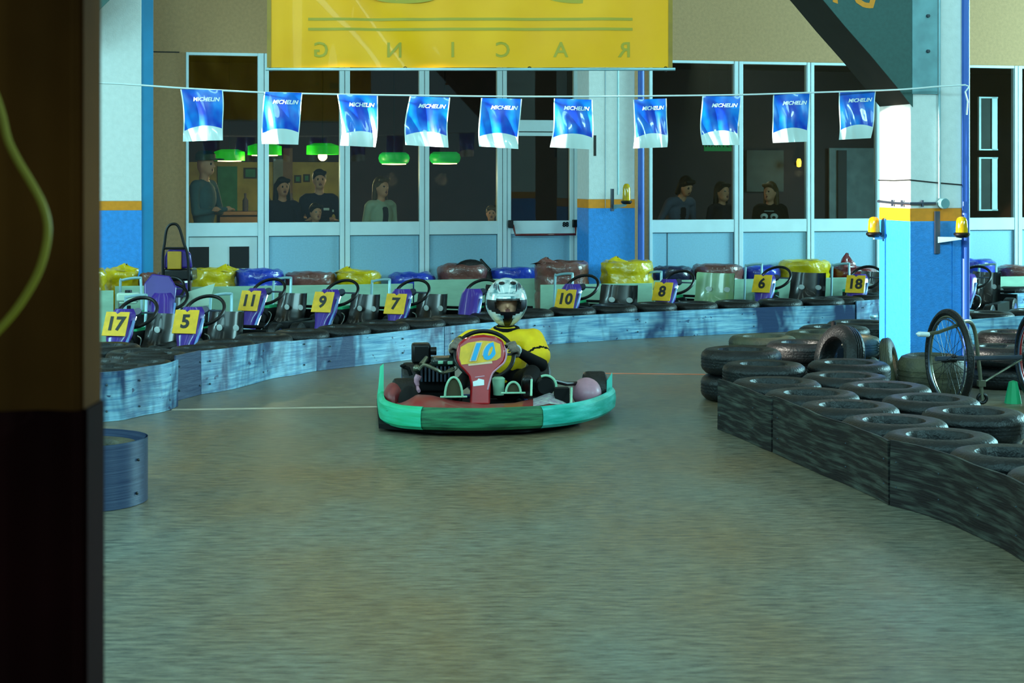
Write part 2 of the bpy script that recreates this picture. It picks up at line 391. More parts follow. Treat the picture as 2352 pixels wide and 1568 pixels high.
# ---- glazed exit door with transom light
s0 = WS(1153); s1 = WS(1330); e = setting('door_1', O0+T*s0, ANG); q = lambda x: WS(x)-s0
z_tr0, z_tr1 = WZ(1245, 302), WZ(1245, 276)
b = MB(); b.box2((0, -.03, 0), (q(1163), .06, ZT)); b.box2((q(1318), -.03, 0), (q(1330), .06, ZT)); b.box2((q(1163), -.03, ZT-.03), (q(1318), .06, ZT)); b.box2((q(1163), -.03, z_tr0), (q(1318), .06, z_tr1))
put('door_frame', b, 'alu', e, (0, 0, 0), bevel=.004)
b = MB(); b.box2((q(1163), .012, z_tr1), (q(1318), .02, ZT-.03)); put('transom_pane', b, GLASS, e, (0, 0, 0))
lf = put('door_leaf', MB().box2((q(1164), -.02, .02), (q(1173), .04, z_tr0-.01)).box2((q(1308), -.02, .02), (q(1317), .04, z_tr0-.01)).box2((q(1173), -.02, ZR), (q(1308), .04, ZS)).box2((q(1173), -.02, z_tr0-.05), (q(1308), .04, z_tr0-.01)).box2((q(1173), -.02, .02), (q(1308), .04, .1)), 'alu', e, (0, 0, 0), bevel=.003)
put('pane', MB().box2((q(1173), .0, ZS), (q(1308), .008, z_tr0-.05)), GLASS, lf, (0, 0, 0))
put('lower_panel', MB().box2((q(1173), .0, .1), (q(1308), .02, ZR)), 'panel', lf, (0, 0, 0))
zb = WZ(1245, 538); zt = WZ(1245, 516)
b = MB(); b.tube([(q(1176), -.04, zt), (q(1179), -.10, zb), (q(1240), -.11, zb), (q(1316), -.10, zb), (q(1320), -.04, zt)], .014); pb = put('push_bar', b, 'bag_red', e, (0, 0, 0))
for x0, x1 in ((1165, 1176), (1312, 1326)): put('bar_housing', MB().box2((q(x0), -.07, zt-.03), (q(x1), -.03, zt+.055)), 'black', pb, (0, 0, 0), bevel=.006)
put('emblem', remap(text_mesh('88', .07, .004), lambda v: Vector((v.x+q(1298), -.0215, v.y+zt))), 'black', lf, (0, 0, 0))
# ---- right-hand run of windows
bay('window_5', 1490, 1695, 1497, 1685, (1695,)); bay('window_6', 1695, 1860, 1705, 1852, (1860,)); bay('window_7', 1860, 2100, 1868, 2012); bay('window_8', 2100, 2336, 2225, 2328, (2336,)); bay('window_9', 2336, 2560, 2345, 2545)
put('window_seam', MB().box2((WS(1532), -.004, .09), (WS(1533.5), -.0, ZR)), 'seam', bpy.data.objects['window_5'], (-WS(1490), 0, 0))
# ---- columns
def pier(loc, w, d, z0, z1, label):
    """painted pier: white above, ochre stripe, blue dado; origin at its near corner"""
    e = thing('pillar', label, 'pillar', loc, ANG); e['kind'] = 'structure'; del e['category']
    h = 5.6
    put('white_shaft', MB().box2((0, 0, z1), (w, d, h)), 'white_wall', e, (0, 0, 0), bevel=.006)
    put('ochre_stripe', MB().box2((-.001, -.001, z0), (w+.001, d, z1)), 'stripe', e, (0, 0, 0))
    put('blue_dado', MB().box2((-.003, -.003, 0), (w+.002, d, z0)), 'blue_wall', e, (0, 0, 0), bevel=.006)
    return e
# left pier (its face runs on behind the brown post)
c1 = P(325, 400, 17.7); c1.z = 0; W1 = 1.3
e1 = pier(c1-T*W1, W1, .5, CH-(483-HZ)*17.6/F, CH-(462-HZ)*17.6/F, 'white pillar with blue dado beside the brown foreground post')
put('joint', MB().box2((W1-.62, -.003, 0), (W1-.612, 0, 5.6)), 'panel', e1, (0, 0, 0))
c = P(325, 400, 17.72); c.z = 0
o = put('pillar_edge_strip', MB().box2((0, 0, 0), (.118, .3, 5.6)), 'cyan_pipe', None, c, ANG, bevel=.004, kind='structure')
hg = [(-.2, .0, 2.95), (-.2, .0, 5.6), (-2.2, .0, 5.6), (-2.2, 0, 2.2)]
# haunch plate, top left corner
D = 17.15; b = MB(); b.prism([P(256, -4, D), P(150, 100, D), P(-200, 100, D), P(-200, -300, D), P(256, -300, D)], NB*.02); e = thing('roof_bracket', 'dark green steel roof bracket on the far left pillar', 'steel bracket', (0, 0, 0)); e['kind'] = 'structure'; del e['category']
put('gusset', b, 'steel_green', e, (0, 0, 0)); 
# middle pier
c = P(1352, 400, 18.75); c.z = 0; zz = lambda y, D: CH-(y-HZ)*D/F
e2 = pier(c, .52, .44, zz(478, 18.75), zz(458, 18.75), 'white pillar with blue dado beside the exit door')
put('joint', MB().box2((.185, -.003, zz(478, 18.75)), (.189, 0, 5.6)), 'panel', e2, (0, 0, 0))
def pipe(name, x, D, r, m, label, z0=0, z1=5.6, **kw):
    p = P(x, 400, D); p.z = 0
    o = put(name, MB().tube([(0, 0, z0), (0, 0, z1)], r, 12), m, None, p)
    o['label'] = label; o['category'] = 'pipe'; return o
pipe('downpipe', 1472.5, 18.85, .035, 'blue_pipe', 'blue downpipe right of the pillar by the exit door')
# right pier with conduits, gusset
DR = 13.1; cr = P(2090.5, 400, DR); cr.z = 0; WR, LR = .448, .52
e3 = pier(cr, WR, LR, zz(508, DR), zz(479, DR), 'large white and blue pillar standing in the tyre barrier')
def RL(x, y, off=0): # local coords on the right pier's front plane
    k = (x-CX)/F; o = cr+NB*off; s = (k*o.y-o.x)/(T.x-k*T.y); p = o+T*s
    return Vector((s, off, CH-(y-HZ)*p.y/F))
put('blue_trim', MB().box2((.345, -.012, 0), (.356, -.003, RL(2190, 545).z)).box2((-.012, .40, 0), (-.003, .412, RL(2090, 505).z)), 'blue_wall', e3, (0, 0, 0))
# end plate + bolts
ep = put('end_plate', MB().box2((RL(2094, 0).x, -.012, RL(2120, 216).z), (RL(2152, 0).x, 0, 5.6)), 'plate_grey', e3, (0, 0, 0))
for y in (37, 118):
    q1 = RL(2129, y); b = MB(); b.lathe([(.001, -.022), (.012, -.02), (.014, 0)], 10, (q1.x, -.012, q1.z), Matrix.Rotation(-pi/2, 3, 'X')); put('bolt', b, 'seam', ep, (0, 0, 0))
# haunch
g = [RL(2096, 246), RL(2060, 200), RL(2000, 128), RL(1940, 60), RL(1890, 0), RL(1800, -105), RL(1650, -250), RL(1650, -420), RL(2096, -420)]
e = thing('roof_bracket', 'dark green steel haunch rising from the large right pillar', 'steel bracket', cr, ANG); e['kind'] = 'structure'; del e['category']
put('haunch', MB().prism([(p.x, .004, p.z) for p in g], (0, LR-.01, 0)), 'steel_dark', e, (0, 0, 0))
put('green_face', MB().prism([(p.x, -.006, p.z) for p in g], (0, .009, 0)), 'steel_green', e, (0, 0, 0))
def rl_text(body, x, y, size, m, parent, sh=0, rot=0):
    q1 = RL(x, y); me = text_mesh(body, size, .006, sh); rm = Matrix.Rotation(rot, 3, 'Z')
    return put('lettering', remap(me, lambda v: Vector(((rm@v).x+q1.x, -.0085, (rm@v).y+q1.z))), m, parent, (0, 0, 0))
rl_text('G', 1985, -14, .30, 'stripe', e, rot=-.3); rl_text('A', 1902, -30, .30, 'stripe', e, rot=-.3)
p = P(2218, 400, DR+.12); 
pp = pipe('downpipe', 2218, DR+.10, .030, 'blue_pipe', 'blue downpipe on the right side of the large pillar')
# conduits on the right pier
ob = put('conduit', MB().tube([RL(2155, -200)-Vector((0, .02, 0)), RL(2155, 455)-Vector((0, .02, 0))], .0095, 8), 'tube_light', None, cr, ANG)
ob['label'] = 'thin vertical conduit down the front of the large pillar'; ob['category'] = 'conduit'
ob = thing('junction_box', 'round grey junction box at the foot of the vertical conduit', 'junction box', cr, ANG)
q1 = RL(2161, 467); put('box_body', MB().lathe([(.001, -.05), (.036, -.05), (.04, -.045), (.04, 0), (.001, 0)], 20, (q1.x, 0, q1.z), Matrix.Rotation(-pi/2, 3, 'X')), 'plate_grey', ob, (0, -.02, 0))
q2 = RL(2146, 467); lf_ = Vector((-.015, .51, q2.z+.005))
ob = put('conduit', MB().tube([(q2.x, -.02, q2.z), (.05, -.02, q2.z), (-.012, -.02, q2.z), (-.018, .0, q2.z), (-.018, .2, q2.z+.0), (-.018, .5, q2.z+.01)], .011, 8), 'tube_grey', None, cr, ANG)
ob['label'] = 'horizontal cable conduit wrapping the large pillar above its stripe'; ob['category'] = 'conduit'
for xx, yy in ((.09, -.02), (-.018, .10), (-.018, .26)): put('clip', MB().box((xx, yy, q2.z), (.012, .02, .05)), 'tube_grey', ob, (0, 0, 0))
q3 = RL(2090, 413); q4 = RL(2208, 425)
ob = put('cable', MB().tube([(-.008, .52, q3.z-.004), (-.008, .25, q3.z-.006), (-.008, -.008, q3.z), (.2, -.008, (q3.z+q4.z)/2), (.45, -.008, q4.z)], .0045, 6), 'black', None, cr, ANG)
ob['label'] = 'thin dark cable tied round the large pillar'; ob['category'] = 'cable'
# ---- beacons
def beacon(loc, rz, label, arm, plate, dome=(.046, .125), scale=1.0):
    e = thing('warning_beacon', label, 'beacon lamp', loc, rz)
    k = scale; r, h = dome
    put('dome', MB().lathe([(r*1.0, 0), (r*.98, h*.3), (r*.9, h*.75), (r*.72, h*.92), (r*.4, h), (.001, h*1.02)], 20), 'amber', e, (0, 0, 0))
    put('collar', MB().lathe([(.001, -.03), (r*.9, -.03), (r*1.3, -.012), (r*1.32, 0), (r*1.05, .008), (.001, .008)], 20), 'black', e, (0, 0, 0))
    put('reflector', MB().lathe([(.006, 0), (.006, h*.4), (.026, h*.8)], 12), 'chrome', e, (0, 0, 0))
    put('bracket_arm', arm, 'tube_light', e, (0, 0, 0)); put('wall_plate', plate, 'tube_grey', e, (0, 0, 0))
    return e
# right pier, front: dome at px (2208, 470-540)
qd = RL(2209, 536, -.14); wd = cr+T*qd.x+NB*(-.14); wd.z = qd.z
qb = RL(2150, 0); dx = qb.x-qd.x
beacon(wd, ANG, 'amber warning beacon on an arm at the front of the large pillar',
       MB().prism([(dx, .12, -.075), (dx, .12, -.028), (.0, .0, -.028), (0, 0, -.045)], (0, .03, 0)),
       MB().box2((dx-.018, .118, RL(2150, 582, 0).z-qd.z), (dx+.022, .136, RL(2150, 485).z-qd.z)))
# right pier, left side
k = (2007-CX)/F; pl = cr+NB*.42; wd = Vector((k*(pl.y)-.0, pl.y, 0)); wd.z = CH-(535-HZ)*pl.y/F
beacon(wd, ANG, 'amber warning beacon half hidden on the left side of the large pillar', MB().box((.05, 0, -.04), (.1, .03, .02)), MB().box((.09, 0, -.05), (.01, .04, .16)))
# middle pier
wd = P(1439, 462, 18.45)
beacon(wd, ANG, 'small amber warning beacon on the pillar by the exit door', MB().prism([(-.08, .2, -.09), (-.08, .2, -.04), (0, 0, -.03), (0, 0, -.05)], (0, .03, 0)), MB().box2((-.105, .2, -.11), (-.075, .24, .13)), (.045, .185))
ob = pipe('conduit', 1419.5, 18.6, .011, 'tube_light', 'vertical conduit above the small beacon by the exit door', 1.38, 5.6)
# hinge strip on door side
ob = put('door_closer', MB().box2((0, 0, 0), (.022, .03, .22)), 'black', None, P(1365, 358, 18.6), ANG); ob['label'] = 'slim black closer rod on the pillar beside the exit door'; ob['category'] = 'door closer'
# ------------------------------------------------------------------ cafe room behind the glass
IR = 4.2
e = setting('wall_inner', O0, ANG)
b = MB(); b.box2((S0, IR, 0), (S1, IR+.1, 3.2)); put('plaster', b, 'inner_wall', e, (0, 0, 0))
def inner(name, x0, x1, y0, y1, m, off=IR-.03, th=.03, parent=e):
    s0, s1 = WS(x0, off), WS(x1, off); z0, z1 = WZ((x0+x1)/2, y1, off), WZ((x0+x1)/2, y0, off)
    return put(name, MB().box2((s0, off, z0), (s1, off+th, z1)), m, parent, (0, 0, 0))
inner('lamplit_plaster', 410, 800, 372, 660, 'lamplit_olive')  # lighter olive sheet: the lamps' yellow light is put into its colour
inner('door_panel', 500, 545, 382, 640, 'inner_green', IR-.06)
inner('grey_panel', 628, 650, 365, 640, 'inner_grey', IR-.06); inner('brown_panel', 650, 672, 340, 640, 'wood_inner', IR-.06)
inner('grey_panel', 1905, 2010, 340, 600, 'inner_grey', IR-.06); inner('grey_panel', 1715, 1800, 345, 440, mat('inner_teal', (52, 62, 60), .8), IR-.06)
inner('dark_door', 1925, 1945, 345, 600, 'dark', IR-.09)
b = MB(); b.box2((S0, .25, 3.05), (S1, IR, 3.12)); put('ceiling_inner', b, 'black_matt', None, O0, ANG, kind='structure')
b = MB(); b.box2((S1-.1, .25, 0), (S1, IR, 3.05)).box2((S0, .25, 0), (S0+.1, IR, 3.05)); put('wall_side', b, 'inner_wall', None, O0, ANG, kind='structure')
# things inside
def wf_thing(name, label, cat, x, y, off, group=None):
    s = WS(x, off); p = WP(s, off, WZ(x, y, off)); return thing(name, label, cat, p, ANG, group)
# framed pictures and a board on the olive wall
for i, (x0, x1, y0, y1, lb) in enumerate([(560, 590, 385, 410, 'small dark picture on the olive wall behind the first window'), (676, 692, 402, 420, 'small dark picture left of the man in the dark jacket'), (697, 712, 400, 418, 'dark round picture beside the man in the dark jacket')]):
    off = IR-.05; s = WS(x0, off); z0, z1 = WZ(x0, y1, off), WZ(x0, y0, off); e = thing('picture', lb, 'picture', WP(s, off, z0), ANG)
    w_ = WS(x1, off)-s; put('frame', MB().box2((0, 0, 0), (w_, .02, z1-z0)), 'dark', e, (0, 0, 0)); put('print', MB().box2((.02, -.004, .02), (w_-.02, 0, z1-z0-.02)), 'inner_green', e, (0, 0, 0))
# counter with small bottles
off = 2.6; s = WS(500, off); e = thing('counter', 'brown wooden counter inside, seen through the first window', 'counter', WP(s, off), ANG)
zc = WZ(540, 486, off); put('counter_top', MB().box2((0, 0, zc-.04), (1.2, .5, zc)), 'wood_inner', e, (0, 0, 0)); put('counter_front', MB().box2((.03, .03, 0), (1.17, .47, zc-.04)), 'wood_inner', e, (0, 0, 0))
for i, lb in enumerate(('dark bottle at the left end of the inner counter', 'dark bottle in the middle of the inner counter', 'dark bottle at the right end of the inner counter')):
    p = WP(s+.35+.28*i, off+.2, zc); o = put('bottle', cm('bottle', lambda: MB().lathe([(.001, 0), (.035, 0), (.036, .13), (.014, .17), (.014, .22), (.001, .22)], 12)), 'navy_cloth', None, p, 0); o['label'] = lb; o['category'] = 'bottle'; o['group'] = 'bottles on the inner counter'
# pendant lamps
def lamp(x, y, label, kind, wpx=70, bulb=True):
    off = 1.9; e = wf_thing('pendant_lamp', label, 'pendant lamp', x, y, off, 'green pendant lamps behind the glass')
    k = F/WP(WS(x, off), off).y; r = wpx/2/k; h = 26/k
    if kind == 'drum': put('lamp_shade', MB().lathe([(r*.55, h), (r*.98, h*.8), (r, h*.75), (r, .0), (r*.9, .0), (r*.86, h*.6), (r*.5, h*.9)], 28), 'lamp_green', e, (0, 0, 0))
    else: put('lamp_shade', MB().lathe([(.02, h), (r*.75, h), (r*.93, h*.82), (r, h*.5), (r*.93, h*.15), (r*.8, 0), (r*.76, .01)], 28), 'lamp_green_soft', e, (0, 0, 0))
    if bulb == 'bulb': put('bulb', MB().ell((0, 0, -.02), (.055, .055, .055)), 'lamp_glow', e, (0, 0, 0))
    else: put('glowing_disc', MB().lathe([(r*.78, .012), (r*.76, -.008), (.001, -.012)], 24), 'lamp_glow', e, (0, 0, 0))
    put('cord', MB().tube([(0, 0, h*.9), (0, 0, 3.05-e.location.z)], .006, 6), 'black', e, (0, 0, 0))
lamp(527, 369, 'square-edged green pendant lamp nearest the man in the hat', 'drum')
lamp(608, 356, 'green pendant lamp behind the mullion between the first two windows', 'drum', 78)
lamp(741, 355, 'green pendant lamp with its bare bulb glowing below', 'drum', 74, 'bulb')
lamp(905, 376, 'rounded green pendant lamp above the woman in the white cardigan', 'round', 72)
lamp(1022, 375, 'rounded green pendant lamp in the fourth window', 'round', 72)
off = .9; e = wf_thing('hanging_sign', 'green hanging sign with dark letters behind the fifth window', 'sign', 1652, 347, off)
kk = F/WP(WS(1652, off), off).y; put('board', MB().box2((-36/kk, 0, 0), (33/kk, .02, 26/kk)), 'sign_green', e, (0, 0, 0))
put('lettering', remap(text_mesh('MARTES', .085, .002, spacing=1.25), lambda v: Vector((v.x, -.003, v.y+.075))), 'black', e, (0, 0, 0))
put('hanger', MB().tube([(-.12, .01, 26/kk), (-.12, .01, 3.05-e.location.z)], .004, 6).tube([(.12, .01, 26/kk), (.12, .01, 3.05-e.location.z)], .004, 6), 'black', e, (0, 0, 0))
# inner window seen at the far right
off = 1.4
def iw(x0, x1, y0, y1, name):
    e = wf_thing(name, 'white-framed inner window seen through the bay right of the pillar' if name == 'inner_window' else '', 'window', x0, y1, off)
    kx = F/WP(WS(x0, off), off).y; w_ = (x1-x0)/kx; h_ = (y1-y0)/kx; t = 5/kx
    hh = h_*.47
    for z in (0, h_-hh+.0):
        b = MB(); b.box2((0, 0, z), (t, .04, z+hh)).box2((w_-3*t, 0, z), (w_-t*.3, .04, z+hh)).box2((t, 0, z+hh-t*.7), (w_, .04, z+hh)).box2((t, 0, z), (w_, .04, z+t*.6)); put('window_frame', b, 'alu', e, (0, 0, 0))
        put('pane', MB().box2((t, .015, z), (w_-t, .02, z+hh)), 'inner_teal', e, (0, 0, 0))
    return e
M['inner_teal'] = MATS['inner_teal']; iw(2249, 2297, 222, 484, 'inner_window')
off = 3.9; e = wf_thing('wall_lamp', 'small yellow wall lamp on the dark inner wall right of the long-haired girl', 'wall lamp', 1835, 384, off)
put('lamp_body', MB().lathe([(.001, 0), (.03, .01), (.035, .08), (.02, .12), (.001, .12)], 12), mat('wall_lamp_glow', (255, 200, 60), .4, emit=2.5), e, (0, 0, 0)); put('mount', MB().box((0, .06, .05), (.04, .1, .04)), 'black', e, (0, 0, 0))
light('wall_lamp_light', 'POINT', WP(WS(1835, 3.6), 3.6, 1.62), (0, 0, 0), 5, (1, .8, .4)).data.shadow_soft_size = .05
s = WS(1650, 1.6); light('cafe_light', 'POINT', WP(s, 1.2, 2.2), (0, 0, 0), 9, (.8, 1, .7)).data.shadow_soft_size = .1  # unseen point light behind the fifth window; no pendant hangs here
# dim lamp light inside (the pendants' own light)
for x, y, en in ((620, 362, 26), (905, 385, 11), (1022, 385, 8), (741, 375, 16)):
    s = WS(x, 1.7); light('cafe_light', 'POINT', WP(s, 1.9, WZ(x, y, 1.9)-.14), (0, 0, 0), en, (1, .86, .45), 1).data.shadow_soft_size = .08
# ------------------------------------------------------------------ brown post in the near left foreground
D = 1.9; e = thing('doorway_post', 'out-of-focus dark brown post filling the near left edge', 'post', P(60, 400, D)-Vector((0, 0, 1.6))); e['kind'] = 'structure'; del e['category']
xr = (182-60)*D/F
def post_sec(z0, z1, dx=0.0):
    def fn(u, v):
        x = -.25+(xr+.25+dx)*u; y = .012*sin(u*9)+.02*sin(u*23+1)*(.3+.7*v)*.5
        if u > .97: y += .004
        return Vector((x, y, z0+(z1-z0)*v))
    return fn
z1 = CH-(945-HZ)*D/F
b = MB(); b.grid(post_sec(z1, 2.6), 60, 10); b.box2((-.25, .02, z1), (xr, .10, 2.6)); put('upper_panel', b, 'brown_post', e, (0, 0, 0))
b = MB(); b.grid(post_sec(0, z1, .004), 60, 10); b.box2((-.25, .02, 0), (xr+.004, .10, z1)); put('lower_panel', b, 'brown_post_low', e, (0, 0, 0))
pts = [P(x, y, D-.06)-e.location for x, y in ((-40, 160), (-12, 215), (5, 265), (18, 320), (42, 370), (72, 420), (98, 470), (110, 520), (104, 575), (86, 630), (55, 685), (22, 730), (-20, 775))]
def smooth_path(pts, n=4):
    pts = [Vector(p) for p in pts]; out = []
    for i in range(len(pts)-1):
        p0 = pts[max(i-1, 0)]; p1 = pts[i]; p2 = pts[i+1]; p3 = pts[min(i+2, len(pts)-1)]
        for k in range(n):
            t = k/n; out.append(.5*((2*p1)+(p2-p0)*t+(2*p0-5*p1+4*p2-p3)*t*t+(3*p1-p0-3*p2+p3)*t**3))
    return out+[pts[-1]]
o = put('yellow_hose', MB().tube(smooth_path(pts), .0042, 10), 'hose', None, e.location.copy()); o['label'] = 'blurred yellow hose curving in front of the brown post'; o['category'] = 'hose'
# ------------------------------------------------------------------ yellow banner (its print shows through mirrored)
DB = 12.6; kb = F/DB
bl = P(613, 155, DB); Wb = (1545-613)/kb; Hb = 2.1
def bshape(x, z):  # x 0..Wb, z 0 (bottom) .. Hb
    y = .010*sin(x*7+z*1.5)+.006*sin(x*17+1)+.012*noise.noise(Vector((x*3, z*2.2, 1)))
    d = (x-.42)*.8-(z-.0)*-.62-.5    # soft diagonal fold, shaped to catch the banner's glare
    y += .045*math.exp(-(d/.13)**2)+.02*math.exp(-((x-.18)/.05)**2)
    return y
e = thing('banner', 'large yellow banner hanging from above, seen from its back', 'banner', bl)
b = MB(); b.grid(lambda u, v: Vector((u*Wb, bshape(u*Wb, v*Hb), v*Hb)), 110, 60); put('sheet', b, mat('banner_yellow', (255, 172, 0), .45, spec=.25, var=.07, scale=2, coat=.08, bump=.15, bscale=5), e, (0, 0, 0))
ghost = mat('ghost_print', (176, 150, 10), .5, var=.05)
def on_banner(me, x, z): return remap(me, lambda v: Vector((x-v.x, bshape(x-v.x, z+v.y)-.003, z+v.y)))
for ch, px in zip('RACING', (1435, 1288, 1155, 1040, 905, 737)):
    put('letter', on_banner(text_mesh(ch, .155, .002), (px-613)/kb, (155-116)/kb), ghost, e, (0, 0, 0))
for y in (44, 67):
    z0 = (155-y)/kb; b = MB(); b.grid(lambda u, v: Vector(((708-613)/kb+u*745/kb, bshape((708-613)/kb+u*745/kb, z0)-.003, z0-.010+.02*v)), 80, 1); put('ruled_line', b, ghost, e, (0, 0, 0))
for px in (930, 1330):
    z0 = (155+8)/kb; b = MB(); b.grid(lambda u, v: Vector(((px-613)/kb+.24*cos(u*2*pi)*v, bshape((px-613)/kb, z0)-.003, z0+.05*sin(u*2*pi)*v)), 24, 2); put('oval_print', b, ghost, e, (0, 0, 0))
for x in (0, Wb-.03): put('hem', MB().grid(lambda u, v: Vector((x+.03*u, bshape(x, v*Hb)-.004, v*Hb)), 2, 50), mat('banner_hem', (160, 120, 4), .5), e, (0, 0, 0))
put('hem_rod', MB().tube([(-.01, .01, -.012), (Wb+.02, .01, -.012)], .011, 10), 'tube_light', e, (0, 0, 0))
for x in (.03, 1.0, 1.9, Wb-.05): put('tie', MB().tube([(x+.014*cos(a), .01, -.012+.018*sin(a)) for a in [k*pi/5 for k in range(10)]], .003, 5, True), 'black', e, (0, 0, 0))
put('top_rope', MB().tube([(.05, 0, Hb), (.05, 0, 3.2)], .008).tube([(Wb-.05, 0, Hb), (Wb-.05, 0, 3.2)], .008), 'black', e, (0, 0, 0))
# ------------------------------------------------------------------ bunting cord and flags
cord = [(60, 176, 11.2), (178, 187, 11.4), (300, 194, 11.5), (430, 203, 11.6), (600, 212, 11.8), (800, 217, 12.0), (980, 219.5, 12.15), (1160, 221.5, 12.3), (1340, 221.5, 12.45), (1520, 220, 12.6), (1700, 217.5, 12.75), (1880, 212, 12.85), (2058, 206, 12.95), (2150, 199, 12.98), (2218, 195, 13.0)]
cp = smooth_path([P(*q) for q in cord], 5)
o = put('bunting_string', MB().tube([q-cp[0] for q in cp], .0062, 6), 'flag_white', None, cp[0]); o['label'] = 'white cord strung across the hall that carries the blue flags'; o['category'] = 'cord'
o = put('cord_knot', MB().tube([(0, 0, 0), (.02, -.01, -.01), (-.01, -.012, -.05), (.008, -.01, -.12), (.0, -.012, -.22)], .006, 6), 'flag_white', None, P(2219, 196, 12.98)); o['label'] = 'loose white cord end knotted to the blue downpipe'; o['category'] = 'cord'
def flag_mat():
    m = bpy.data.materials.new('flag_print'); m.use_nodes = True; nt = m.node_tree; bs = nt.nodes['Principled BSDF']; N = nt.nodes.new; L = nt.links.new
    uv = N('ShaderNodeUVMap'); sp = N('ShaderNodeSeparateXYZ'); L(uv.outputs[0], sp.inputs[0])
    nz = N('ShaderNodeTexNoise'); nz.inputs['Scale'].default_value = 2.2; L(uv.outputs[0], nz.inputs[0])
    r = N('ShaderNodeValToRGB'); L(nz.outputs[0], r.inputs[0]); r.color_ramp.elements[0].position = .38; r.color_ramp.elements[1].position = .62
    r.color_ramp.elements[0].color = (*srgb((8, 60, 190)), 1); r.color_ramp.elements[1].color = (*srgb((0, 130, 225)), 1)
    # white hem all round and a plain white foot band with a shallow arc
    ar = N('ShaderNodeMath'); ar.operation = 'MULTIPLY_ADD'; s1 = N('ShaderNodeMath'); s1.operation = 'SUBTRACT'; L(sp.outputs[0], s1.inputs[0]); s1.inputs[1].default_value = .55
    s2 = N('ShaderNodeMath'); s2.operation = 'MULTIPLY'; L(s1.outputs[0], s2.inputs[0]); L(s1.outputs[0], s2.inputs[1]); L(s2.outputs[0], ar.inputs[0]); ar.inputs[1].default_value = -.35; ar.inputs[2].default_value = .30
    gt = N('ShaderNodeMath'); gt.operation = 'LESS_THAN'; L(sp.outputs[1], gt.inputs[0]); L(ar.outputs[0], gt.inputs[1])
    e1 = N('ShaderNodeMath'); e1.operation = 'LESS_THAN'; L(sp.outputs[0], e1.inputs[0]); e1.inputs[1].default_value = .03
    e2 = N('ShaderNodeMath'); e2.operation = 'GREATER_THAN'; L(sp.outputs[0], e2.inputs[0]); e2.inputs[1].default_value = .975
    m1 = N('ShaderNodeMath'); m1.operation = 'MAXIMUM'; L(gt.outputs[0], m1.inputs[0]); L(e1.outputs[0], m1.inputs[1]); m3 = N('ShaderNodeMath'); m3.operation = 'MAXIMUM'; L(m1.outputs[0], m3.inputs[0]); L(e2.outputs[0], m3.inputs[1])
    mx = N('ShaderNodeMix'); mx.data_type = 'RGBA'; L(m3.outputs[0], mx.inputs[0]); L(r.outputs[0], mx.inputs[6]); mx.inputs[7].default_value = (*srgb((214, 228, 226)), 1)
    L(mx.outputs[2], bs.inputs['Base Color']); bs.inputs['Roughness'].default_value = .3; bs.inputs['Coat Weight'].default_value = .6
    return m
FM = flag_mat()
flags = [(414, 205, 512, 207, 420, 325, 511, 322), (607, 211, 695, 213, 603, 330, 687, 332), (774, 217, 868, 220, 780, 334, 862, 338), (941, 221, 1034, 224, 929, 333, 1028, 339), (1105, 225, 1199, 227, 1102, 336, 1192, 342), (1272, 226, 1361, 229, 1265, 338, 1361, 343), (1454, 229, 1531, 226, 1452, 341, 1530, 338), (1613, 221, 1703, 221, 1611, 333, 1697, 333), (1776, 217, 1862, 215, 1779, 328, 1858, 325), (1927, 212, 2012, 208, 1928, 321, 2002, 317)]
where = ['leftmost flag of the bunting, left of the banner', 'second flag from the left, under the banner\'s left corner', 'third flag from the left on the white cord', 'fourth flag from the left, above the green lamps', 'fifth flag from the left, creased on its right side', 'sixth flag from the left, beside the exit door', 'seventh flag, just right of the pillar by the door', 'eighth flag, hanging over the green sign', 'ninth flag, second from the right end', 'rightmost flag of the bunting, below the steel haunch']
for i, f in enumerate(flags):
    D = 11.6+1.35*(f[0]-414)/1513; tl, tr, bl_, br = [P(f[k], f[k+1], D) for k in (0, 2, 4, 6)]; c0 = tl.copy()
    ph = i*1.7; rr = random.Random(i)
    a1, a2 = rr.uniform(-.02, .02), rr.uniform(.008, .02)
    def surf(u, v, tl=tl, tr=tr, bl_=bl_, br=br, c0=c0, ph=ph, a1=a1, a2=a2):   # v 0 bottom, 1 top
        p = (bl_.lerp(br, u)).lerp(tl.lerp(tr, u), v)-c0
        k = 1-v; p.y += (a2*sin(u*7+ph)+.01*sin(u*15+ph*2+v*5))*k**.6 + .012*sin(v*6+ph)*k
        p.x += a1*sin(v*pi)*(1-.5*u)-.008*sin(v*5+ph)*k; return p
    e = thing('bunting_flag', 'blue flag, '+where[i], 'flag', c0, 0, 'blue pennant flags on the white cord')
    put('cloth', MB().grid(surf, 22, 26), FM, e, (0, 0, 0))
    me = text_mesh('MICHELIN', .15, .005, .25)
    xs = [v.co.x for v in me.vertices]; mn, mxx = min(xs), max(xs)
    def onf(v, surf=surf):
        u = .26+.66*(v.x-mn)/(mxx-mn); q = surf(u, .81+v.y*.72); q.y -= .0035; return q
    put('lettering', remap(me, onf), 'flag_white', e, (0, 0, 0))
